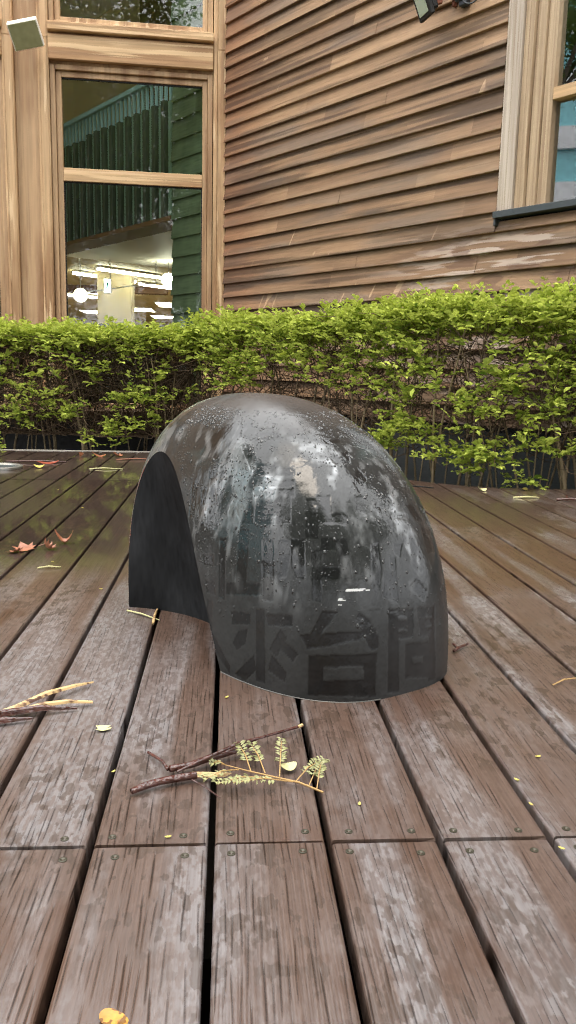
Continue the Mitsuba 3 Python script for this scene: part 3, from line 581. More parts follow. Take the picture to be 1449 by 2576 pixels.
# facade: posts, windows, headers
def facade_window(o, tall=True):
    w = bpart('window', F_, [((o + .1155, -.10, .12), (o + .158, -.008, 3.10)), ((o + 1.452, -.10, .12), (o + 1.4945, -.008, 3.10)), ((o + .1585, -.10, 3.058), (o + 1.4515, -.010, 3.10)), ((o + .1585, -.10, .12), (o + 1.4515, -.010, .19))], 'm_dull_post')
    bpart('sash', F_, [((o + .160, -.10, .192), (o + .203, -.034, 3.056)), ((o + 1.403, -.10, .192), (o + 1.450, -.034, 3.056)), ((o + .2035, -.10, 3.008), (o + 1.4025, -.036, 3.055)), ((o + .2035, -.10, .192), (o + 1.4025, -.036, .25))], 'm_dull_post', w)
    bpart('rail', F_, [((o + .204, -.10, 2.166), (o + 1.402, -.030, 2.275))], 'm_level', w)
    bpart('glazing_bead', F_, [((o + .204, -.07, 2.998), (o + 1.402, -.050, 3.007)), ((o + .204, -.07, 2.156), (o + 1.402, -.050, 2.165)), ((o + .2035, -.07, .25), (o + .211, -.052, 2.155)), ((o + 1.395, -.07, .25), (o + 1.4025, -.052, 2.155))], 'm_black', w, c=0)
    for za, zb in ((.25, 2.166), (2.275, 3.008)):
        obj('pane', MB(F_).quad((o + .203, -.062, za), (o + 1.403, -.062, za), (o + 1.403, -.062, zb), (o + .203, -.062, zb)), 'm_pane', w)
    w2 = bpart('window', F_, [((o + .1155, -.10, 3.412), (o + .158, -.008, 5.30)), ((o + 1.452, -.10, 3.412), (o + 1.4945, -.008, 5.30)), ((o + .1585, -.10, 3.412), (o + 1.4515, -.010, 3.446)), ((o + .1585, -.10, 5.24), (o + 1.4515, -.010, 5.30))], 'm_upright')
    bpart('sash', F_, [((o + .160, -.10, 3.448), (o + .203, -.034, 5.238)), ((o + 1.403, -.10, 3.448), (o + 1.450, -.034, 5.238)), ((o + .2035, -.10, 3.448), (o + 1.4025, -.036, 3.482)), ((o + .2035, -.10, 5.19), (o + 1.4025, -.036, 5.238))], 'm_upright', w2)
    bpart('rail', F_, [((o + .204, -.10, 4.40), (o + 1.402, -.030, 4.50))], 'm_level', w2)
    for za, zb in ((3.482, 4.40), (4.50, 5.19)):
        obj('pane', MB(F_).quad((o + .203, -.062, za), (o + 1.403, -.062, za), (o + 1.403, -.062, zb), (o + .203, -.062, zb)), 'm_pane', w2)
    bpart('header_board', F_, [((o + .1125, -.05, 3.125), (o + 1.4975, .034, 3.325))], 'm_level', c=0.006)
    bpart('drip_board', F_, [((o + .1125, -.06, 3.101), (o + 1.4975, -.012, 3.124)), ((o + .1125, -.06, 3.326), (o + 1.4975, .006, 3.339))], 'm_dull_wood')
    bpart('sill_board', F_, [((o + .1095, -.06, 3.340), (o + 1.5005, .072, 3.408))], 'm_level', c=0.006)
    bpart('header_board', F_, [((o + .1125, -.05, 5.31), (o + 1.4975, .034, TOP))], 'm_level')
def post(o, left_trim=True):
    bpart('post', F_, [((o + 1.592, -.12, .12), (o + 1.785, -.026, 3.236)), ((o + 1.592, -.12, 3.239), (o + 1.785, -.026, TOP))], 'm_dull_post')
    for a, b in ((1.498, 1.590), (1.787, 1.879)):
        bpart('post_trim', F_, [((o + a, -.12, .12), (o + b, .022, 3.290))], 'm_upright', c=0.004)
        bpart('post_trim', F_, [((o + a, -.12, 3.2925), (o + b, .023, TOP))], 'm_upright', c=0.004)
        for e in (a + .012, b - .018): bpart('bead', F_, [((o + e, .0235, .12), (o + e + .006, .0285, TOP))], 'm_upright', c=0.002)
def dull_upright(p, n, uv):
    s = along(p, _df); return trim_tone(mi.Color3f(0.36, 0.235, 0.13), p.z, s + p.x*0.3)
scene['m_dull_post'] = principled(proc(dull_upright), 0.58, 0.4)
def upright_grey(p, n, uv):
    s = along(p, _dw); g = fbm(p.z*2.0, s*120, 3.0, 3); return mix((0.22, 0.145, 0.085), (0.45, 0.345, 0.225), dr.clip(g*1.2 - 0.1, 0, 1))
scene['m_upright_grey'] = principled(proc(upright_grey), 0.6, 0.4)
bpart('corner_trim', F_, [((.0, -.12, .12), (.072, .022, 3.29)), ((.0, -.12, 3.2925), (.072, .022, TOP)), ((.074, -.12, .12), (.109, .010, TOP))], 'm_upright', c=0.004)
for o in (0.0, 1.765, 3.53):
    facade_window(o); post(o)
bpart('facade_plinth', F_, [((-.02, -.2, -.18), (9.5, .03, .118))], 'm_black')
bpart('facade_end', F_, [((5.5, -.2, .12), (9.5, -.02, TOP))], 'm_dull_wood', c=0)

# interior
ROOM = obj('room_floor', MB().quad((-13, 7.2, .2), (10, 7.2, .2), (10, 40, .2), (-13, 40, .2)), 'm_floor', BLD)
scene['m_floor'] = principled((.10, .065, .04), .4, .4)
obj('room_ceiling', MB().box((-13, 16.0, 2.74), (10, 40, 2.85)), 'm_ceiling', BLD)
obj('bulkhead', MB().box((-13, 15.9, 2.735), (10, 15.99, TOP)), 'm_cream', BLD)
obj('back_wall', MB().box((-13, 39.9, .2), (10, 40, 2.74)), 'm_cream', BLD)
for x in (-13.1, 10): obj('side_wall', MB().box((x, 8.5, .2), (x + .1, 40, TOP)), 'm_cream', BLD)
obj('upper_ceiling', MB().add([(-14, 7.0, TOP), (-1, 7.62, TOP), (CORNER[0], CORNER[1], TOP), (4.0, 1.85, TOP), (11, 1.85, TOP), (11, 40, TOP), (-14, 40, TOP)], [[0, 2, 1], [0, 6, 2], [2, 6, 5], [2, 5, 4], [2, 4, 3]]), 'm_white', BLD)
obj('roof', MB().add([(-14, 6.9, TOP + .2), (-1, 7.55, TOP + .2), (CORNER[0], CORNER[1] - .05, TOP + .2), (4.0, 1.75, TOP + .2), (11, 1.75, TOP + .2), (11, 40, TOP + .2), (-14, 40, TOP + .2)], [[0, 1, 2], [0, 2, 6], [2, 5, 6], [2, 4, 5], [2, 3, 4]]), 'm_black', BLD)
obj('partition', MB(W_).box((7.0, -7.5, 0.2), (7.02, -.1, TOP)), 'm_black', BLD)
obj('partition', MB(W_).box((0.3, -1.3, 0.2), (7.0, -1.28, TOP)), 'm_black', BLD)
obj('column', MB().box((-3.09, 20, .2), (-2.3, 20.7, 2.738), 0.01), 'm_cream', BLD)
obj('beam', MB().box((-4.6, 23.2, 2.56), (-1.7, 23.5, 2.738), 0.01), 'm_brown_panel', BLD)
INNER = obj('inner_wall', MB(W_).box((-0.86, -.10, .2), (-.11, -.004, TOP)), 'm_black', BLD)
for k in range(30):
    z0 = .22 + .178*k; m = MB(W_); e = r1.uniform(-.012, .012)
    m.prism([(0, z0), (.030, z0), (.007, z0 + .195), (0, z0 + .195)], -.885 + e, -.112, 0); obj('inner_board', m, 'm_green_board', INNER)
MEZ = obj('gallery', MB(W_).box((-6.5, -3.4, 2.30), (-.9, -.09, 2.48)), 'm_white', BLD)
obj('gallery_panel', MB(W_).box((-6.5, -.085, 2.06), (-.9, -.055, 3.12)), 'm_slat', MEZ)
obj('gallery_wall', MB(W_).box((-6.5, -1.6, 2.48), (-.9, -1.55, TOP)), 'm_cream', MEZ)
obj('wall_panel', MB(W_).box((-4.3, -1.545, 2.48), (-2.75, -1.52, TOP)), 'm_brown_panel', MEZ)
obj('soffit_board', MB(W_).box((-6.5, -.30, 2.0), (-.9, .03, 2.045)), 'm_brown_panel', MEZ)
for k in range(44):
    s = -.95 - .092*k; j = r1.uniform(-.02, .02)
    obj('slat', MB(W_).box((s - .060, -.05, 2.05), (s, -.012 + .03*(k % 2), 3.13 + j), 0.003), 'm_slat' if k % 2 else 'm_slat_pale', MEZ)
    obj('baluster', MB(W_).box((s - .040, -.04, 3.13 + j + .002), (s - .014, -.012, 3.345), 0.002), 'm_blue_slat', MEZ)
obj('handrail', MB(W_).box((-6.5, -.06, 3.347), (-.9, .01, 3.395), 0.004), 'm_blue_slat', MEZ)
scene['m_slat_pale'] = principled((0.17, 0.25, 0.20), 0.5, 0.4)
def emitter(r, g, b): return {'type': 'area', 'radiance': rgb(r, g, b)}
def tube_light(a, b, label):
    t = thing('tube_light', label, 'ceiling light', 'long ceiling lights seen through the tall window')
    a, b = arr(*a), arr(*b); obj('lamp', MB().tube([a, (a + b)/2, b], .03, 8), 'm_white', t, emitter=emitter(3.0, 2.9, 2.4))
    d = (b - a)/np.linalg.norm(b - a); s = np.cross(d, [0, 0, 1])*.06; up = arr(0, 0, .034)
    v = [a + s + up, b + s + up, b - s + up, a - s + up, a + s + up*1.9, b + s + up*1.9, b - s + up*1.9, a - s + up*1.9]
    obj('housing', MB().add(v, [[0, 2, 1], [0, 3, 2], [4, 5, 6], [4, 6, 7], [0, 1, 5], [0, 5, 4], [1, 2, 6], [1, 6, 5], [2, 3, 7], [2, 7, 6], [3, 0, 4], [3, 4, 7]]), 'm_white', t)
for (x0, y0), (x1, y1), l in (((-3.56, 19.63), (-2.33, 21.15), 'ceiling light tube below the wooden gallery, left of the two upper ones'), ((-2.86, 18.64), (-1.61, 20.06), 'ceiling light tube in the room, highest of all in the window'),
                              ((-4.5, 23.61), (-2.95, 26.1), 'ceiling light tube just above the white column'), ((-4.87, 25.53), (-4.06, 26.34), 'short ceiling light tube behind the cream globe lamp'), ((-2.3, 21.7), (-1.56, 22.6), 'short ceiling light tube beside the bright globe lamp')):
    tube_light((x0, y0, 2.66), (x1, y1, 2.66), l)
def panel_light(x, y, w, l, label):
    t = thing('panel_light', label, 'ceiling light', 'flat ceiling panels seen through the tall window')
    obj('frame', MB().box((x - w/2 - .04, y - l/2 - .04, 2.70), (x + w/2 + .04, y + l/2 + .04, 2.737)), 'm_white', t)
    obj('diffuser', MB().add([(x - w/2, y - l/2, 2.697), (x + w/2, y - l/2, 2.697), (x + w/2, y + l/2, 2.697), (x - w/2, y + l/2, 2.697)], [[0, 2, 1], [0, 3, 2]]), 'm_white', t, emitter=emitter(1.4, 1.3, .95))
for x, y, l in ((-3.35, 31.8, 'glowing ceiling panel right of the white column'), (-2.75, 36.0, 'lowest glowing ceiling panel at right in the window'), (-5.3, 34.0, 'glowing ceiling panel left of the white column'), (-1.95, 29.0, 'glowing ceiling panel near the green boards in the window')):
    panel_light(x, y, 1.0, 2.0, l)
panel_light(-2.8, 14.4, 2.6, 1.2, 'added unseen ceiling panel just behind the wooden gallery, brightening the bulkhead'); panel_light(-8, 25, 2.2, 5, 'large added ceiling panel, unseen, deep in the room, far left'); panel_light(1.5, 25, 2.2, 5, 'large added ceiling panel, unseen, deep in the room behind the green boards')  # added panels, out of view, to brighten the room and bulkhead
for (x, y, z, e, l) in ((-1.0, 14, 2.0, 2.5, 'bright glowing globe lamp by the green boards in the window'), (-2.43, 14, 1.72, 0.3, 'cream globe lamp hanging at the left in the window')):
    t = thing('globe_lamp', l, 'globe lamp'); s = trimesh.creation.icosphere(3, .115); s.apply_translation([x, y, z])
    obj('globe', s, 'm_cream', t, smooth=True, emitter=emitter(e, e*.95, e*.78)); obj('rod', MB().tube([(x, y, z + .11), (x, y, 2.4), (x, y, 3.6)], .008, 6), 'm_metal', t)
t = thing('hanging_rail', 'thin metal rail hanging across the room behind the window', 'rail')
obj('bar', MB().tube([(-3.2, 13.9, 1.62), (-2, 13.95, 1.82), (-.6, 14, 2.06)], .008, 6), 'm_metal', t)
for x, z in ((-1.94, 1.83), (-1.2, 1.95)): obj('rod', MB().tube([(x, 13.95, z), (x, 13.95, 2.5), (x, 13.95, 3.2)], .009, 6), 'm_metal', t)
# exit sign: green running figure on white
t = thing('exit_sign', 'lit white and green exit sign with a running figure', 'sign')
sx, sy, sz = -1.98, 13.9, 1.87
obj('case', MB().box((sx - .06, sy, sz - .115), (sx + .06, sy + .04, sz + .115), .004), 'm_white', t)
obj('panel', MB().quad((sx - .055, sy - .002, sz - .11), (sx + .055, sy - .002, sz - .11), (sx + .055, sy - .002, sz + .11), (sx - .055, sy - .002, sz + .11)), 'm_white', t, emitter=emitter(.4, .55, .52))
fig = MB()
for pts, r in ((((.004, .055), (.0, .02), (-.004, -.01)), .011), (((-.004, -.01), (.022, -.03), (.016, -.06)), .008), (((-.004, -.01), (-.022, -.04), (-.04, -.045)), .008), (((.002, .048), (.026, .03), (.036, .045)), .006), (((.002, .048), (-.022, .04), (-.028, .015)), .006), (((.012, .074), (.014, .078), (.016, .082)), .012)):
    fig.tube([(sx + a, sy - .010, sz + b) for a, b in pts], r, 6)
obj('running_figure', fig, 'm_exit_green', t)
scene['m_exit_green'] = {'type': 'twosided', 'bsdf': {'type': 'diffuse', 'reflectance': rgb(.02, .45, .25)}}

t = thing('added_bookcase', 'low dark wooden case added inside the tall windows to block the bright room', 'added_bookcase')  # put in to darken the lower room seen through the hedge
obj('carcass', MB(F_).box((.15, -.75, .2), (6.0, -.42, .98), .004), 'm_dark_wood', t)
for k in range(14):
    obj('book_row', MB(F_).box((.20 + .41*k, -.419, .62), (.56 + .41*k, -.405, .90), .003), ('m_brown_panel', 'm_slat', 'm_book')[k % 3], t)
scene['m_dark_wood'] = principled((.035, .024, .016), .5, .4); scene['m_book'] = principled((.16, .14, .10), .6, .3)

# lamps on the walls
t = thing('wall_lamp', 'square pale floodlight with a yellowed lens on the window post', 'floodlight')
def lampM(v):   # local: x right, y out, z up; tipped down and rolled
    a, r, y = math.radians(38), math.radians(-13), math.radians(8)
    R = trimesh.transformations.euler_matrix(a, 0, 0)[:3, :3]; R = trimesh.transformations.euler_matrix(0, r, 0)[:3, :3] @ R
    c = F_(arr(1.650, .17, 3.275).reshape(1, 3))[0]; return v @ R.T + c
m = MB(lampM); m.box((-.120, -.11, -.104), (.120, -.045, .104), .006); obj('case', m, 'm_lamp_case', t)
obj('lens', MB(lampM).box((-.113, -.115, -.097), (.113, -.1105, .097), .002), 'm_lens', t)
obj('bracket', MB(F_).box((1.66, -.025, 3.30), (1.72, .13, 3.34), .004), 'm_lamp_case', t)
t = thing('floodlight', 'rusty black floodlight with loose cable on the siding wall', 'floodlight')
def flM(v):
    R = trimesh.transformations.euler_matrix(math.radians(24), 0, math.radians(-78))[:3, :3]
    c = W_(arr(2.50, .22, 2.89).reshape(1, 3))[0]; return v @ R.T + c
m = MB(flM); m.box((-.085, -.03, -.115), (.085, .0, .115), .006); m.box((-.065, 0.0005, -.09), (.065, .05, .09), .012); obj('case', m, 'm_black', t)
obj('lens', MB(flM).box((-.060, -.034, -.090), (.060, -.0305, .090), .002), 'm_green_lens', t)
obj('reflector_back', MB(flM).box((-.045, .051, -.05), (.045, .085, .07), .012), 'm_metal', t)
obj('bracket', MB(W_).box((2.575, .0, 2.90), (2.605, .17, 2.925), .003).box((2.575, .16, 2.84), (2.605, .18, 2.99), .003).box((2.58, .02, 2.86), (2.60, .05, 3.05), .003), 'm_rust', t)
obj('junction_box', MB(W_).box((2.632, .02, 2.86), (2.70, .09, 2.965), .008).box((2.655, .03, 2.83), (2.715, .075, 2.875), .006), 'm_rubber', t)
w = np.linspace(-.6, 3.9, 20)
obj('cable', MB(W_).tube([(2.79 + .055*math.cos(a), .055 + .012*math.sin(2*a), 2.915 + .075*math.sin(a)) for a in w], .009, 7), 'm_cable', t)
w = np.linspace(3.3, 6.5, 20)
obj('cable', MB(W_).tube([(2.765 + .085*math.cos(a), .075, 2.90 + .080*math.sin(a)) for a in w], .0045, 6), 'm_rubber', t)
obj('clip', MB(W_).box((2.965, .016, 2.432), (2.985, .022, 2.452), .002), 'm_cable', BLD)

# ---------------------------------------------------------------- hedges
HEDGE = arr([-4.2, 6.10], [-0.75, 6.10], [-0.2, 6.04], [0.3, 5.72], [0.7, 5.28], [1.0, 4.93], [1.4, 4.56], [1.9, 4.33], [2.6, 3.95]).reshape(-1, 2)
_hl = np.r_[0, np.cumsum(np.linalg.norm(np.diff(HEDGE, axis=0), axis=1))]
def hedge_at(l):
    p = np.stack([np.interp(l, _hl, HEDGE[:, 0]), np.interp(l, _hl, HEDGE[:, 1])], -1)
    q = np.stack([np.interp(l + .05, _hl, HEDGE[:, 0]), np.interp(l + .05, _hl, HEDGE[:, 1])], -1) - np.stack([np.interp(l - .05, _hl, HEDGE[:, 0]), np.interp(l - .05, _hl, HEDGE[:, 1])], -1)
    q /= np.linalg.norm(q, axis=-1, keepdims=True)
    return p, q, np.stack([q[..., 1], -q[..., 0]], -1)      # point, direction, outward (towards the deck)
def leaves(P, A, Nn, Lg, Wd, r, tone):
    """folded leaves: base P, axis A, normal Nn; 6 vertices, 4 triangles each"""
    S = np.cross(A, Nn); S /= np.linalg.norm(S, axis=1, keepdims=True) + 1e-9
    n = len(P); L = Lg[:, None]; W = Wd[:, None]
    mid = P + A*L*.45 - Nn*L*.05; up = Nn*W*.28
    V = np.stack([P, mid + S*W*.5 + up, P + A*L*.80 + S*W*.30 + up*.6, P + A*L - Nn*L*.12, P + A*L*.80 - S*W*.30 + up*.6, mid - S*W*.5 + up, P + A*L*.62 - Nn*L*.05], 1)
    F = np.array([[0, 1, 6], [1, 2, 6], [2, 3, 6], [3, 4, 6], [4, 5, 6], [5, 0, 6]])[None] + 7*np.arange(n)[:, None, None]
    uv = np.repeat(np.c_[tone, r.random(n)], 7, axis=0)
    return V.reshape(-1, 3), F.reshape(-1, 3), uv
def sprays(base, dirs, r, n_leaf=9, length=.14, tone0=.5, size=.024):
    """thin shoots with leaves on both sides, a small one at the tip"""
    m = len(base); t = np.linspace(.12, 1, n_leaf)
    side = np.cross(dirs, [0, 0, 1.0]) + 1e-3; side /= np.linalg.norm(side, axis=1, keepdims=True); upv = np.cross(side, dirs)
    P, A, N_, TN = [], [], [], []
    for k in range(n_leaf):
        sgn = 1 if k % 2 else -1
        droop = -0.10*length*t[k]**2
        p = base + dirs*(length*t[k]) + [0, 0, droop]
        a = dirs*r.uniform(.3, .8, (m, 1)) + side*sgn*r.uniform(.5, 1.0, (m, 1)) + upv*r.uniform(-.25, .4, (m, 1)) + r.normal(0, .18, (m, 3))
        nn = upv*.6 + arr(0, 0, .8) + r.normal(0, .42, (m, 3))
        P.append(p); A.append(a); N_.append(nn); TN.append(np.clip(tone0 + .25*(t[k] - .5) + r.normal(0, .17, m), 0, 1))
    P, A, N_, TN = np.concatenate(P), np.concatenate(A), np.concatenate(N_), np.concatenate(TN)
    A /= np.linalg.norm(A, axis=1, keepdims=True); N_ -= A*(N_*A).sum(1, keepdims=True); N_ /= np.linalg.norm(N_, axis=1, keepdims=True) + 1e-9
    Lg = r.uniform(.55, 1.4, len(P))*size; return leaves(P, A, N_, Lg, Lg*r.uniform(.48, .72, len(P)), r, TN)
# leafy shoots of the sparse lower growth, as (length along the hedge line or x, height, half width, half height, density)
def px_spot(l, z, rl, rz, n): return (l, z, rl, rz, n)
def build_hedge(label, l0, l1, seed, top, spots, top_n, mid_n, depth, band, stem_n, tangle):
    r = np.random.default_rng(seed); root = thing('hedge', label, 'hedge')
    B, D, TO = [], [], []
    def put(l, off, z, out, tone):
        p, q, o = hedge_at(l); n = len(l)
        B.append(np.c_[p + o*off[:, None], z])
        d = np.c_[o*(out*r.uniform(.2, 1.0, n))[:, None] + q*r.normal(0, .6, n)[:, None], r.uniform(-.1, .75, n)]
        D.append(d/np.linalg.norm(d, axis=1, keepdims=True)); TO.append(tone)
    # clipped top
    n = top_n; l = r.uniform(l0, l1, n); off = r.uniform(-depth, depth, n)
    rough = meshkit.fbm(np.c_[l*2.2, off*3, l*0], 3, seed) - .5
    edge = np.minimum(1, (1 - np.abs(off)/depth)/.25)
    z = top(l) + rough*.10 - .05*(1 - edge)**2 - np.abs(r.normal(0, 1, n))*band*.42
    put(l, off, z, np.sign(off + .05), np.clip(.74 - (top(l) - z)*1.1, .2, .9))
    # front face thinning out downwards
    n = mid_n; l = r.uniform(l0, l1, n); z = top(l) - band*.5 - r.random(n)**1.6*(top(l) - .12)
    den = meshkit.fbm(np.c_[l*3.1, z*3.6, l*0 + 3], 4, seed + 3); lim = .40 + .22*np.clip((top(l) - z)/.8, 0, 1)
    k = den > lim + .02; l, z = l[k], z[k]; put(l, r.uniform(.0, 1.0, len(l))*depth*1.02, z, np.ones(len(l)), np.full(len(l), .52))
    for (sl, sz, rl, rz, n) in spots:
        n = int(n*1.0 + .5)
        l = sl + r.normal(0, .5, n)*rl; z = sz + r.normal(0, .5, n)*rz; n = len(l); put(l, depth*r.uniform(.6, 1.1, n), z, np.ones(n), np.full(n, .56))
    B, D, TO = np.concatenate(B), np.concatenate(D), np.concatenate(TO)
    B[:, 2] = np.maximum(B[:, 2], .03)
    V, F, U, at = [], [], [], 0
    grp = r.integers(0, 4, len(B))
    for g_, (nl, ln, sz_) in enumerate(((8, .12, .039), (9, .15, .034), (7, .105, .047), (10, .17, .033))):
        s = grp == g_
        if not s.any(): continue
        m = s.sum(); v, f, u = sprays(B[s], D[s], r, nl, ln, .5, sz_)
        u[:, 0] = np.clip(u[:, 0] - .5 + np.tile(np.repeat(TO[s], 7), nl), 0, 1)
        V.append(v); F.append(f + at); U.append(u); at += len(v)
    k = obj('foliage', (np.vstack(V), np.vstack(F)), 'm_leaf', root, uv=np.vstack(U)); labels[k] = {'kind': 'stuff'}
    # stems
    ls = np.sort(r.uniform(l0, l1, stem_n)); tops = []
    for l in ls:
        p, q, o = hedge_at(np.array([l])); off = r.uniform(-.5, .75)*depth; b = np.r_[p[0] + o[0]*off, -.18]
        hgt = top(l) - r.uniform(.08, .25); lean = np.r_[q[0]*r.normal(0, .17) + o[0]*r.normal(-.02, .06), 0]
        ph = r.uniform(0, 6.28); tt = np.linspace(0, 1, 9)
        pts = b + np.outer(tt, [0, 0, hgt + .18]) + np.outer(tt**1.3, lean) + np.outer(np.sin(tt*7 + ph)*.012*tt, np.r_[q[0], 0])
        rr = r.choice([.0045, .0065, .009, .012], p=[.30, .35, .23, .12])
        obj('stem', MB().tube(pts, rr*np.linspace(1.1, .45, 9), 6), 'm_stem', root, smooth=True); tops.append((pts, rr))
    # side branches and the tangle of dead twigs
    tw = MB()
    for pts, rr in tops:
        for _ in range(int(5 + rr*500)):
            t = r.uniform(.3, .95); j = int(t*8); a = pts[j]*(1 - (t*8 - j)) + pts[min(8, j + 1)]*(t*8 - j)
            d = r.normal(0, 1, 3); d[2] = abs(d[2])*.9 + .25; d /= np.linalg.norm(d); Ln = r.uniform(.12, .38); sdv = r.normal(0, .25, 3)
            x = np.linspace(0, 1, 5); P = a + np.outer(x, d*Ln) + np.outer(x*x, sdv*Ln*.6)
            P[:, 2] = np.minimum(P[:, 2], top(pts[0, 0]*0 + 3) - .02)
            tw.tube(P, np.linspace(.0036, .0014, 5), 4, False)
    for _ in range(int(stem_n*tangle)):
        l = r.uniform(l0, l1); p, q, o = hedge_at(np.array([l])); off = r.uniform(-1, .9)*depth
        z0 = top(l) - .05 - .75*r.random()**1.4; d = np.r_[q[0]*r.normal(0, 1) + o[0]*r.normal(0, .8), r.normal(.1, .7)]; d /= np.linalg.norm(d); Ln = r.uniform(.1, .3)
        x = np.linspace(0, 1, 4); P = np.r_[p[0] + o[0]*off, z0] + np.outer(x, d*Ln) + np.outer(x*x, r.normal(0, .3, 3)*Ln)
        P[:, 2] = np.clip(P[:, 2], .1, top(l) - .03); tw.tube(P, np.linspace(.0028, .0014, 4), 3, False)
    k = obj('twigs', tw, 'm_twig', root, smooth=True); labels[k] = {'kind': 'stuff'}
LC = float(np.interp(-0.15, HEDGE[:, 0], _hl))
def left_top(l): return .80 + .0*np.asarray(l)
def right_top(l): return .875 + .085*np.clip((np.asarray(l) - LC - .4)/1.6, 0, 1)
X = lambda x: float(np.interp(x, HEDGE[:, 0], _hl))
SPOTS_LEFT = [(2.69, 0.678, 0.114, 0.114, 14), (2.86, 0.534, 0.171, 0.071, 10), (2.72, 0.23, 0.256, 0.063, 22), (2.92, 0.358, 0.171, 0.063, 14), (2.91, 0.198, 0.256, 0.043, 16), (3.13, 0.238, 0.171, 0.043, 10), (3.27, 0.557, 0.114, 0.051, 10), (3.14, 0.649, 0.085, 0.085, 10), (3.55, 0.671, 0.114, 0.057, 12), (3.61, 0.468, 0.085, 0.114, 14), (3.63, 0.345, 0.142, 0.071, 14), (3.52, 0.309, 0.071, 0.034, 7), (3.35, 0.088, 0.142, 0.08, 22), (3.54, 0.153, 0.142, 0.057, 14), (3.74, 0.195, 0.085, 0.034, 7), (3.9, 0.638, 0.056, 0.028, 5), (4.08, 0.68, 0.084, 0.028, 6), (3.24, 0.474, 0.057, 0.057, 5), (2.61, 0.042, 0.028, 0.043, 4), (2.78, 0.41, 0.114, 0.057, 6), (3.8, 0.568, 0.085, 0.042, 5), (3.46, 0.368, 0.057, 0.057, 5), (3.69, 0.782, 0.113, 0.057, 8), (3.03, 0.714, 0.142, 0.057, 9), (3.33, 0.748, 0.142, 0.057, 9)]
SPOTS_RIGHT = [(4.38, 0.657, 0.137, 0.123, 36), (4.66, 0.582, 0.161, 0.107, 40), (4.44, 0.486, 0.109, 0.068, 20), (4.89, 0.711, 0.156, 0.104, 36), (5.1, 0.613, 0.101, 0.101, 18), (5.77, 0.18, 0.08, 0.091, 24), (5.85, 0.254, 0.09, 0.067, 24), (5.98, 0.229, 0.066, 0.044, 12), (6.17, 0.135, 0.106, 0.047, 24), (6.29, 0.145, 0.084, 0.046, 18), (6.22, 0.077, 0.063, 0.042, 12), (6.5, 0.005, 0.029, 0.037, 7), (6.51, 0.2, 0.123, 0.025, 14), (6.63, 0.393, 0.071, 0.061, 14), (6.7, 0.537, 0.04, 0.06, 9), (6.23, 0.388, 0.105, 0.059, 20), (6.19, 0.301, 0.042, 0.042, 7), (6.39, 0.487, 0.062, 0.058, 14), (6.3, 0.547, 0.084, 0.058, 18), (6.69, 0.169, 0.05, 0.03, 6), (5.82, 0.421, 0.068, 0.056, 8), (6.09, 0.486, 0.087, 0.065, 10), (5.96, 0.602, 0.088, 0.066, 14), (6.52, 0.634, 0.102, 0.082, 20), (6.44, 0.344, 0.062, 0.041, 6)]

build_hedge('low clipped hedge with bare stems in front of the tall windows', 1.9, LC, 21, left_top, SPOTS_LEFT, 1500, 170, .27, .11, 60, 85)
build_hedge('denser hedge in front of the siding wall, right of the sculpture', LC + .02, X(2.5), 22, right_top, SPOTS_RIGHT, 2300, 1500, .25, .20, 80, 20)
# ---------------------------------------------------------------- trees and a tower behind the camera: seen in the panes and on the wet black skin
def crown_mesh(seed, n=24000, clumps=70):
    r = np.random.default_rng(seed); c = r.normal(0, 1, (clumps, 3)); c /= np.linalg.norm(c, axis=1, keepdims=True); c *= r.uniform(.35, 1.0, (clumps, 1))*[1, 1, .8]
    k = r.integers(0, clumps, n); P = c[k] + r.normal(0, .12, (n, 3))
    A = r.normal(0, 1, (n, 3)) - [0, 0, .5]; A /= np.linalg.norm(A, axis=1, keepdims=True); N_ = r.normal(0, .6, (n, 3)) + [0, 0, 1.0]
    S = np.cross(A, N_); S /= np.linalg.norm(S, axis=1, keepdims=True); Lg = r.uniform(.022, .05, n)[:, None]
    V = np.stack([P, P + A*Lg*.5 + S*Lg*.27, P + A*Lg, P + A*Lg*.5 - S*Lg*.27], 1).reshape(-1, 3); F = (np.array([[0, 1, 2], [0, 2, 3]])[None] + 4*np.arange(n)[:, None, None]).reshape(-1, 3)
    tone = np.clip(r.normal(.5, .2, n) + .3*(P[:, 2] > .3), 0, 1); return (V, F, np.repeat(np.c_[tone, tone], 4, axis=0)), c
CROWNS = [crown_mesh(s) for s in (31, 32)]
CPLY = [mikit.ply((c[0][0], c[0][1]), 'm_tree_leaf', uv=c[0][2]) for c in CROWNS]
def tree(x, y, h, rad, seed, label):
    t = thing('tree', label, 'tree'); k = seed % 2; cz = h - rad*.75
    scene[t + '__crown'] = {**CPLY[k], 'to_world': T().translate([x, y, cz]).rotate([0, 0, 1], seed*47.0).scale([rad, rad, rad*.85])}
    m = MB(); r = np.random.default_rng(seed); tt = np.linspace(0, 1, 8)
    trunk = arr(x, y, -.1) + np.outer(tt, [r.normal(0, .3), r.normal(0, .3), cz + .1]); m.tube(trunk, np.linspace(.24, .08, 8), 10)
    obj('trunk', m, 'm_bark', t, smooth=True)
    a = math.radians(seed*47.0); R = np.array([[math.cos(a), -math.sin(a), 0], [math.sin(a), math.cos(a), 0], [0, 0, 1]])
    for j in range(9):
        e = R @ (CROWNS[k][1][j*4]*[rad, rad, rad*.85]) + [x, y, cz]; b = trunk[3 + j % 4]; mid = (b + e)/2 + [0, 0, -.1*rad]
        obj('limb', MB().tube([b, b*.5 + mid*.5, mid, mid*.5 + e*.5, e], [.09, .075, .06, .045, .02], 7), 'm_bark', t, smooth=True)
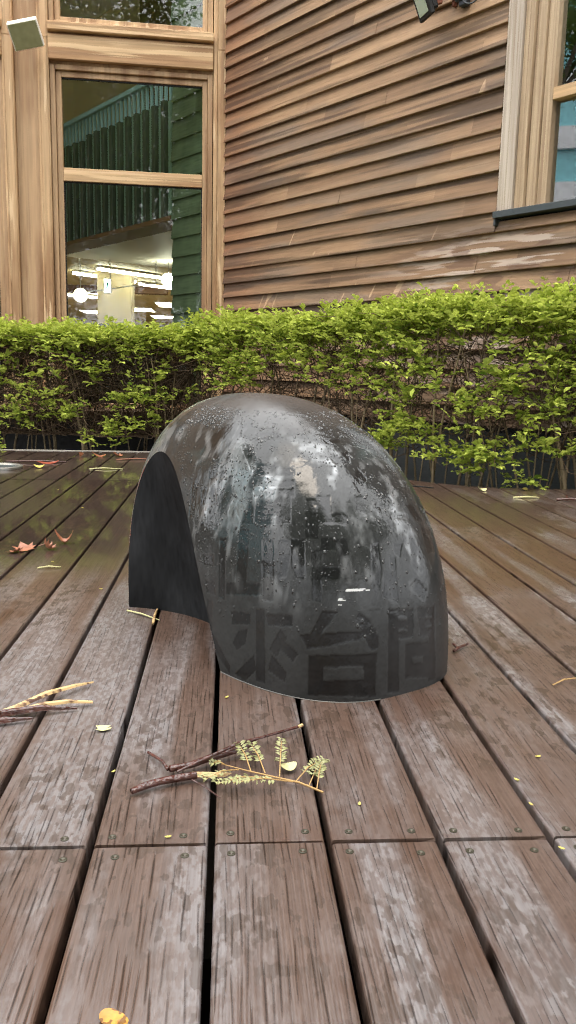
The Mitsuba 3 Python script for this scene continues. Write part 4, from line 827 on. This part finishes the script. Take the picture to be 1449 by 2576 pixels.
for i, (x, y, h, rad) in enumerate([(-3.2, -6.0, 9.0, 3.7), (3.4, -7.5, 10.0, 4.2), (8.2, -3.0, 9.0, 3.6), (-8.0, -7.0, 9.0, 3.8), (-12.0, -14.0, 10.0, 4.4), (0.0, -14.0, 10.5, 5.0), (-13.0, 5.6, 10.5, 2.7), (-18.0, 4.6, 5.0, 2.4), (11.5, -9.0, 10.0, 4.2), (6.5, -14.0, 10.0, 4.6), (-5.0, -15.0, 8.0, 4.5), (1.0, -8.5, 5.0, 2.4), (-3.0, -12.0, 13.5, 4.6)]):
    tree(x, y, h, rad, 40 + i, ['dark spreading tree behind the deck, reflected in the tall window', 'leafy tree mirrored in the window panes', 'tall dark tree reflected in the wet sculpture', 'tree mirrored in the right-hand casement', 'broad tree standing beyond the pavement', 'tall tree at the far side of the yard', 'spreading tree left of the deck', 'slender tree reflected beside the tower', 'tree to the right of the deck', 'old tree behind the pavement', 'low bushy tree behind the far corner of the yard', 'small round tree straight behind the viewer', 'tallest tree behind the yard, reflected in the upper window'][i] )
t = thing('office_tower', 'pale office tower with teal glass bands, mirrored in the right-hand casement', 'building')
c_ = arr(-62, 5, 0); m = MB()
obj('core', MB().box(c_ + [-9, -14, 0], c_ + [8.6, 14, 42]), 'm_tower_glass', t)
for k in range(12): obj('floor_band', MB().box(c_ + [-9.4, -14.4, 1.5 + 3.5*k], c_ + [9.0, 14.4, 2.9 + 3.5*k]), 'm_concrete', t)

# ---------------------------------------------------------------- fallen leaves, twigs and bits on the deck
r4 = np.random.default_rng(77)
def flat_leaf(outline, x, y, rot, size, curl, mat, name, parent=None, z=.003, tilt=(0, 0), seed=0):
    """a leaf blade from an outline in unit size, curled and wrinkled, with a thickness of half a millimetre"""
    r = np.random.default_rng(seed); o = np.array(outline, float); c = o.mean(0)
    rings = [c + (o - c)*s for s in (.02, .35, .7, 1.0)]; n = len(o); P = np.concatenate(rings)
    h = curl*(P[:, 0] - c[0])**2*1.2 + curl*.8*(P[:, 1] - c[1])**2 + .05*(meshkit.fbm(np.c_[P*5, P[:, :1]*0 + seed], 3, seed) - .5)
    F = [[a*n + b, a*n + (b + 1) % n, (a + 1)*n + (b + 1) % n] for a in range(3) for b in range(n)] + [[a*n + b, (a + 1)*n + (b + 1) % n, (a + 1)*n + b] for a in range(3) for b in range(n)]
    V = np.c_[P, h]*size; R = trimesh.transformations.euler_matrix(tilt[0], tilt[1], rot)[:3, :3]; V = V @ R.T; V[:, 2] -= V[:, 2].min()
    V = V + [x, y, z]; F = np.array(F); V2 = V - [0, 0, .0006]; edge = np.arange(3*n, 4*n)
    Fs = [[a, b, b + len(V)] for a, b in zip(edge, np.roll(edge, -1))] + [[a, b + len(V), a + len(V)] for a, b in zip(edge, np.roll(edge, -1))]
    return obj(name, (np.vstack([V, V2]), np.vstack([F, F[:, ::-1] + len(V), Fs])), mat, parent, smooth=50)
def oval(w, n=18, tip=.15):
    a = np.arange(n)/n*2*np.pi; return np.c_[np.cos(a)*.5, np.sin(a)*.5*w*(1 - tip*np.cos(a))]
MAPLE = [(0, -.45), (.06, -.3), (.34, -.38), (.25, -.2), (.5, -.06), (.34, .03), (.46, .3), (.22, .22), (.14, .36), (0, .62), (-.14, .36), (-.22, .22), (-.46, .3), (-.34, .03), (-.5, -.06), (-.25, -.2), (-.34, -.38), (-.06, -.3)]
def one(key, label, cat, group=None): return tag(key, label, cat, group)
Z0 = .0025
t = thing('fallen_leaf', 'largest curled orange-brown leaf at the left, lying flat on the wet deck', 'leaf')
flat_leaf(MAPLE, -.640, 2.59, .5, .074, .35, 'm_dead_leaf', 'blade', t, Z0, (.18, -.1), 1)
obj('stalk', MB().tube([(-.60, 2.60, .012), (-.575, 2.605, .020), (-.545, 2.60, .010)], .0011, 5), 'm_dead_leaf', t)
one(flat_leaf(MAPLE, -.655, 2.55, 2.1, .052, .6, 'm_dead_leaf', 'fallen_leaf', None, Z0, (-.2, .3), 2), 'smaller orange-brown leaf tucked under the front of the largest one', 'leaf')
one(flat_leaf(MAPLE, -.570, 2.60, 1.2, .048, 1.8, 'm_dead_leaf', 'fallen_leaf', None, Z0, (.3, .5), 3), 'tightly curled orange leaf by the gap, right of the largest one', 'leaf')
one(flat_leaf(oval(.5), -.537, 2.70, .1, .062, 2.6, 'm_dead_leaf', 'fallen_leaf', None, Z0, (.1, 0), 4), 'boat-shaped orange leaf, nearest to the sculpture of the curled ones', 'leaf')
one(flat_leaf(oval(.62), -.097, .655, -.55, .030, .25, 'm_amber_leaf', 'fallen_leaf', None, Z0, (0, 0), 5), 'speckled amber leaf at the bottom edge of the picture', 'leaf')
one(flat_leaf([(-.5, -.2), (-.1, -.42), (.4, -.35), (.5, -.1), (.2, 0), (.5, .2), (.1, .42), (-.4, .35), (-.3, .05)], -.197, 1.262, .3, .026, .3, 'm_pale_leaf', 'fallen_leaf', None, Z0, (0, 0), 6), 'torn pale yellow leaf right of the split bark', 'leaf')
one(flat_leaf(oval(.3), -.956, 5.36, 1.5, .10, .4, 'm_dead_leaf', 'fallen_leaf', None, Z0, (1.3, 0), 7), 'narrow brown leaf standing upright at the far edge of the deck', 'leaf')
one(flat_leaf(oval(.4), -.84, 5.38, .3, .09, .8, 'm_dead_leaf', 'fallen_leaf', None, Z0, (.2, .2), 8), 'brown leaf lying right of the upright one at the far edge', 'leaf')
one(flat_leaf(MAPLE, -.72, 5.42, .9, .07, .9, 'm_dead_leaf', 'fallen_leaf', None, Z0, (.2, .2), 9), 'small orange leaf at the far edge, nearest to the sculpture', 'leaf')
one(flat_leaf(oval(.35), -1.072, 4.95, .35, .13, .4, 'm_red_leaf', 'fallen_leaf', None, Z0, (.1, 0), 10), 'dark red leaf far back on the left of the deck', 'leaf')
one(flat_leaf(oval(.6), -1.075, 4.74, .2, .06, 1.0, 'm_yellow', 'fallen_leaf', None, Z0, (.2, 0), 11), 'yellow leaf just in front of the dark red one', 'leaf')
one(flat_leaf(oval(.6), 1.285, 4.03, .4, .055, .9, 'm_pale_leaf', 'fallen_leaf', None, Z0, (.3, .2), 12), 'pale yellow leaf under the right-hand hedge', 'leaf')
one(flat_leaf(oval(.6), 1.52, 4.06, 1.4, .045, .9, 'm_yellow', 'fallen_leaf', None, Z0, (.3, .2), 13), 'yellow leaf below the stems at the far right', 'leaf')
for x, y, rot, l in ((.482, 1.149, .1, 'tiny yellow leaflet on the board two gaps right of the frond, farthest back of three'), (.423, 1.078, 2.2, 'tiny yellow leaflet at a board edge right of the frond, middle one of three'),
                     (.419, 1.010, 2.0, 'tiny yellow leaflet at a gap right of the frond, nearest one of three'), (.183, 1.018, 1.3, 'tiny yellow leaflet right of the stalk end of the frond'), (.419, .905, 2.4, 'tiny yellow leaflet just before the board joint at the right edge'),
                     (-.070, .947, .2, 'tiny yellow leaflet by the screws at the joint, below the short thick stick'), (.002, 1.390, .9, 'tiny yellow leaflet just in front of the foot of the sculpture'), (-.161, 1.119, 1.0, 'tiny yellow leaflet in the gap left of the forked stick'),
                     (-.52, 2.43, .5, 'tiny yellow leaflet in front of the curled brown leaves'), (-.33, 2.12, .4, 'tiny yellow leaflet on the boards left of the hollow of the sculpture'), (-.6, 3.4, .3, 'tiny yellow leaflet on the wet boards behind the curled brown leaves'), (-.8, 3.9, .9, 'tiny yellow leaflet far back on the wet left boards')):
    k = flat_leaf(oval(.42), x, y, rot, r4.uniform(.0075, .0100), .3, 'm_yellow', 'leaflet', None, Z0, (0, 0), int(1000*abs(x)))
    tag(k, l, 'leaf', 'tiny yellow leaflets scattered on the deck')
# the two wet sticks and the frond in front of the sculpture
t = thing('stick', 'long wet dark stick with a forked end, pointing at the sculpture', 'twig')
obj('stem', MB().tube([(-.079, 1.105, .012), (-.05, 1.118, .011), (-.021, 1.138, .012), (.02, 1.163, .012), (.047, 1.186, .013)], [0.0050, 0.0048, 0.0053, 0.0048, 0.0038], 9), 'm_wet_bark', t, smooth=True)
obj('shoot', MB().tube([(-.068, 1.095, .013), (-.03, 1.118, .020), (.02, 1.160, .024), (.06, 1.198, .016), (.123, 1.256, .007)], [0.0019, 0.0026, 0.0026, 0.0021, 0.0024], 7), 'm_wet_bark', t, smooth=True)
obj('tip', MB().tube([(.118, 1.251, .0075), (.126, 1.259, .007)], [0.0026, 0.0031], 7), 'm_split_wood', t)
obj('spur', MB().tube([(-.082, 1.107, .010), (-.092, 1.130, .012), (-.116, 1.170, .006)], [0.0025, 0.0021, 0.0022], 7), 'm_wet_bark', t, smooth=True)
t = thing('stick', 'short thick wet stick with a pale splintered end, nearest to the camera', 'twig')
obj('stem', MB().tube([(-.127, 1.050, .008), (-.11, 1.063, .009), (-.092, 1.073, .0095), (-.06, 1.084, .010), (-.040, 1.089, .010)], [0.0042, 0.0053, 0.0051, 0.0055, 0.0053], 9), 'm_wet_bark', t, smooth=True)
sp = MB()
for k in range(4): sp.tube([(-.046, 1.089 + .003*k - .004, .010 + .0015*(k % 2)), (-.02, 1.0905 + .003*k - .004, .010), (.001 + .003*k, 1.0915 + .003*k - .005, .009)], [0.0017, 0.0016, 0.0006], 5)
obj('splinter', sp, 'm_split_wood', t)
obj('spur', MB().tube([(-.046, 1.080, .008), (-.026, 1.061, .006), (-.006, 1.037, .004)], [0.0014, 0.0011, 0.0009], 6), 'm_wet_bark', t)
def leafy_frond():
    t = thing('frond', 'pale green compound leaf with drying leaflets, lying across the gap by the sticks', 'leaf'); r = np.random.default_rng(5)
    main = arr([.136, 1.043, .006], [.105, 1.066, .009], [.07, 1.085, .008], [.035, 1.103, .008], [-.005, 1.128, .007]).reshape(-1, 3)
    obj('stalk', MB().tube(main, [.0016, .0015, .0013, .0010, .0006], 6), 'm_frond_stalk', t, smooth=True)
    V, F, U, at = [], [], [], 0
    for b, e in (((.038, 1.100), (.022, 1.158)), ((.058, 1.096), (.040, 1.166)), ((.078, 1.085), (.086, 1.172)), ((.10, 1.070), (.140, 1.130)), ((.118, 1.06), (.142, 1.105)), ((.02, 1.108), (-.03, 1.060)), ((.06, 1.084), (-.012, 1.058)), ((.096, 1.070), (.012, 1.043)), ((.128, 1.05), (.138, 1.092)), ((.0, 1.124), (-.02, 1.122))):
        b, e = arr(*b, .008), arr(*e, r.uniform(.008, .024)); mid = (b + e)/2 + [0, 0, .006]; obj('stalk', MB().tube([b, mid, e], [.0009, .0008, .0005], 5), 'm_frond_stalk', t)
        d = e - b; ln = np.linalg.norm(d); d /= ln; s = np.cross(d, [0, 0, 1]); k = max(5, int(ln/.0066)); tt = np.linspace(.35, 1, k)
        for sg in (-1, 1):
            P = b + np.outer(tt*ln, d) + [0, 0, .004]; A = d*.45 + s*sg + r.normal(0, .2, (k, 3)); A /= np.linalg.norm(A, axis=1, keepdims=True); N_ = arr(0, 0, 1) + r.normal(0, .4, (k, 3)); N_ -= A*(N_*A).sum(1, keepdims=True); N_ /= np.linalg.norm(N_, axis=1, keepdims=True)
            v, f, u = leaves(P, A, N_, r.uniform(.008, .012, k), r.uniform(.0038, .0052, k), r, np.ones(k)); v[:, 2] = np.maximum(v[:, 2], .003); V.append(v); F.append(f + at); U.append(u); at += len(v)
    k = obj('leaflets', (np.vstack(V), np.vstack(F)), 'm_frond_leaf', t); labels[k] = {'kind': 'stuff'}
    flat_leaf(oval(.7), .093, 1.115, .5, .026, .8, 'm_pale_leaf', 'curled_leaflet', t, .006, (.2, 0), 3)
leafy_frond()
def shard(pts, w, h, mat, name, parent):
    P = arr(*pts).reshape(-1, 3); n = len(P); d = np.gradient(P, axis=0); s = np.c_[-d[:, 1], d[:, 0]]; s /= np.linalg.norm(s, axis=1, keepdims=True); w = np.asarray(w)[:, None]/2; h = np.asarray(h)
    ring = [np.c_[P[:, :2] + s*w, P[:, 2]], np.c_[P[:, :2] + s*w*.5, P[:, 2] + h], np.c_[P[:, :2] - s*w*.6, P[:, 2] + h*.8], np.c_[P[:, :2] - s*w, P[:, 2]]]
    V = np.concatenate(ring); F = [[a*n + b, a*n + b + 1, ((a + 1) % 4)*n + b + 1] for a in range(4) for b in range(n - 1)] + [[a*n + b, ((a + 1) % 4)*n + b + 1, ((a + 1) % 4)*n + b] for a in range(4) for b in range(n - 1)]
    return obj(name, (V, np.array(F)), mat, parent)
t = thing('split_bark', 'strip of torn dark bark with pale splintered wood at the left edge', 'bark')
shard([(-.40, 1.298, .004), (-.35, 1.325, .012), (-.31, 1.375, .016), (-.27, 1.425, .010), (-.243, 1.456, .005)], [.008, .013, .013, .009, .002], [.004, .005, .005, .004, .002], 'm_split_wood', 'splinter', t)
shard([(-.36, 1.312, .004), (-.31, 1.338, .010), (-.27, 1.352, .010), (-.229, 1.360, .006)], [.007, .010, .008, .005], [.006, .006, .005, .003], 'm_split_wood', 'splinter', t)
shard([(-.45, 1.29, .003), (-.37, 1.305, .008), (-.31, 1.322, .010), (-.252, 1.338, .004)], [.014, .013, .010, .003], [.008, .009, .008, .003], 'm_wet_bark', 'bark', t)
shard([(-.44, 1.268, .003), (-.36, 1.285, .005), (-.318, 1.299, .004)], [.012, .010, .003], [.007, .008, .003], 'm_wet_bark', 'bark', t)
def twig(pts, rad, mat, label, cat='twig', group=None): tag(obj('twig', MB().tube(pts, rad, 6), mat, smooth=True), label, cat, group)
t = thing('twig', 'small forked dark twig right of the sculpture', 'twig')
obj('stem', MB().tube([(.478, 1.618, .006), (.492, 1.634, .008), (.522, 1.665, .006)], [.0032, .0032, .0022], 6), 'm_wet_bark', t, smooth=True)
obj('fork', MB().tube([(.490, 1.632, .008), (.486, 1.655, .010)], [.0028, .0022], 6), 'm_wet_bark', t, smooth=True)
twig([(.62, 1.436, .003), (.65, 1.456, .006), (.71, 1.478, .003)], [.0010, .0012, .0008], 'm_frond_stalk', 'thin straw-coloured stalk near the right edge')
twig([(-.238, 1.922, .003), (-.20, 1.885, .006), (-.154, 1.843, .003)], [.0020, .0022, .0012], 'm_pale_leaf', 'pale thin stick lying before the hollow of the sculpture')
twig([(-.167, 1.822, .003), (-.168, 1.87, .006), (-.167, 1.932, .004)], [.0036, .0032, .0020], 'm_split_wood', 'dark stick in the gap before the hollow of the sculpture')
twig([(-.545, 2.345, .003), (-.515, 2.352, .006), (-.482, 2.357, .003)], [.0022, .0026, .0018], 'm_pale_leaf', 'yellow-green stalk in front of the curled leaves')
twig([(-1.33, 5.02, .004), (-1.15, 4.99, .012), (-.98, 5.03, .004)], [.005, .006, .004], 'm_wet_bark', 'dark twig under the dark red leaf')
twig([(-.70, 5.20, .004), (-.58, 5.23, .010), (-.47, 5.25, .004)], [.0035, .004, .002], 'm_dead_leaf', 'thin brown twig near the far edge by the sculpture')
twig([(-.79, 4.72, .003), (-.70, 4.72, .008), (-.60, 4.72, .003)], [.003, .003, .002], 'm_pale_leaf', 'straw-coloured twig across a far gap')
twig([(1.372, 3.806, .003), (1.44, 3.80, .008), (1.50, 3.81, .003)], [.0045, .005, .003], 'm_pale_leaf', 'pale stub of twig on the far right boards')
t = thing('twig', 'dark crumpled twig at the far right by the hedge', 'twig')
obj('stem', MB().tube([(1.56, 3.74, .005), (1.62, 3.71, .014), (1.70, 3.68, .006)], [.006, .006, .004], 6), 'm_wet_bark', t); obj('fork', MB().tube([(1.60, 3.72, .012), (1.62, 3.77, .022)], [.004, .003], 6), 'm_wet_bark', t)
twig([(.86, 4.00, .004), (.90, 4.05, .02), (.98, 4.05, .016), (1.05, 4.08, .006)], [.004, .004, .004, .003], 'm_black', 'black curved twig behind the right shoulder of the sculpture')
t = thing('floor_spotlight', 'round flush spotlight sunk in the far left boards', 'lamp')
w = np.arange(28)/28*2*np.pi
def disc(rs, zs, c): 
    V = np.concatenate([np.c_[c[0] + q*np.cos(w), c[1] + q*np.sin(w), np.full(28, z)] for q, z in zip(rs, zs)]); F = [[a*28 + b, a*28 + (b + 1) % 28, (a + 1)*28 + (b + 1) % 28] for a in range(len(rs) - 1) for b in range(28)] + [[a*28 + b, (a + 1)*28 + (b + 1) % 28, (a + 1)*28 + b] for a in range(len(rs) - 1) for b in range(28)]
    return V, F
obj('rim', disc([.135, .135, .125, .115, .112], [0, .012, .016, .012, .006], (-1.30, 4.72)), 'm_metal', t, smooth=40)
obj('glass', disc([.112, .06, .001], [.007, .009, .0095], (-1.30, 4.72)), 'm_sill', t, smooth=True)
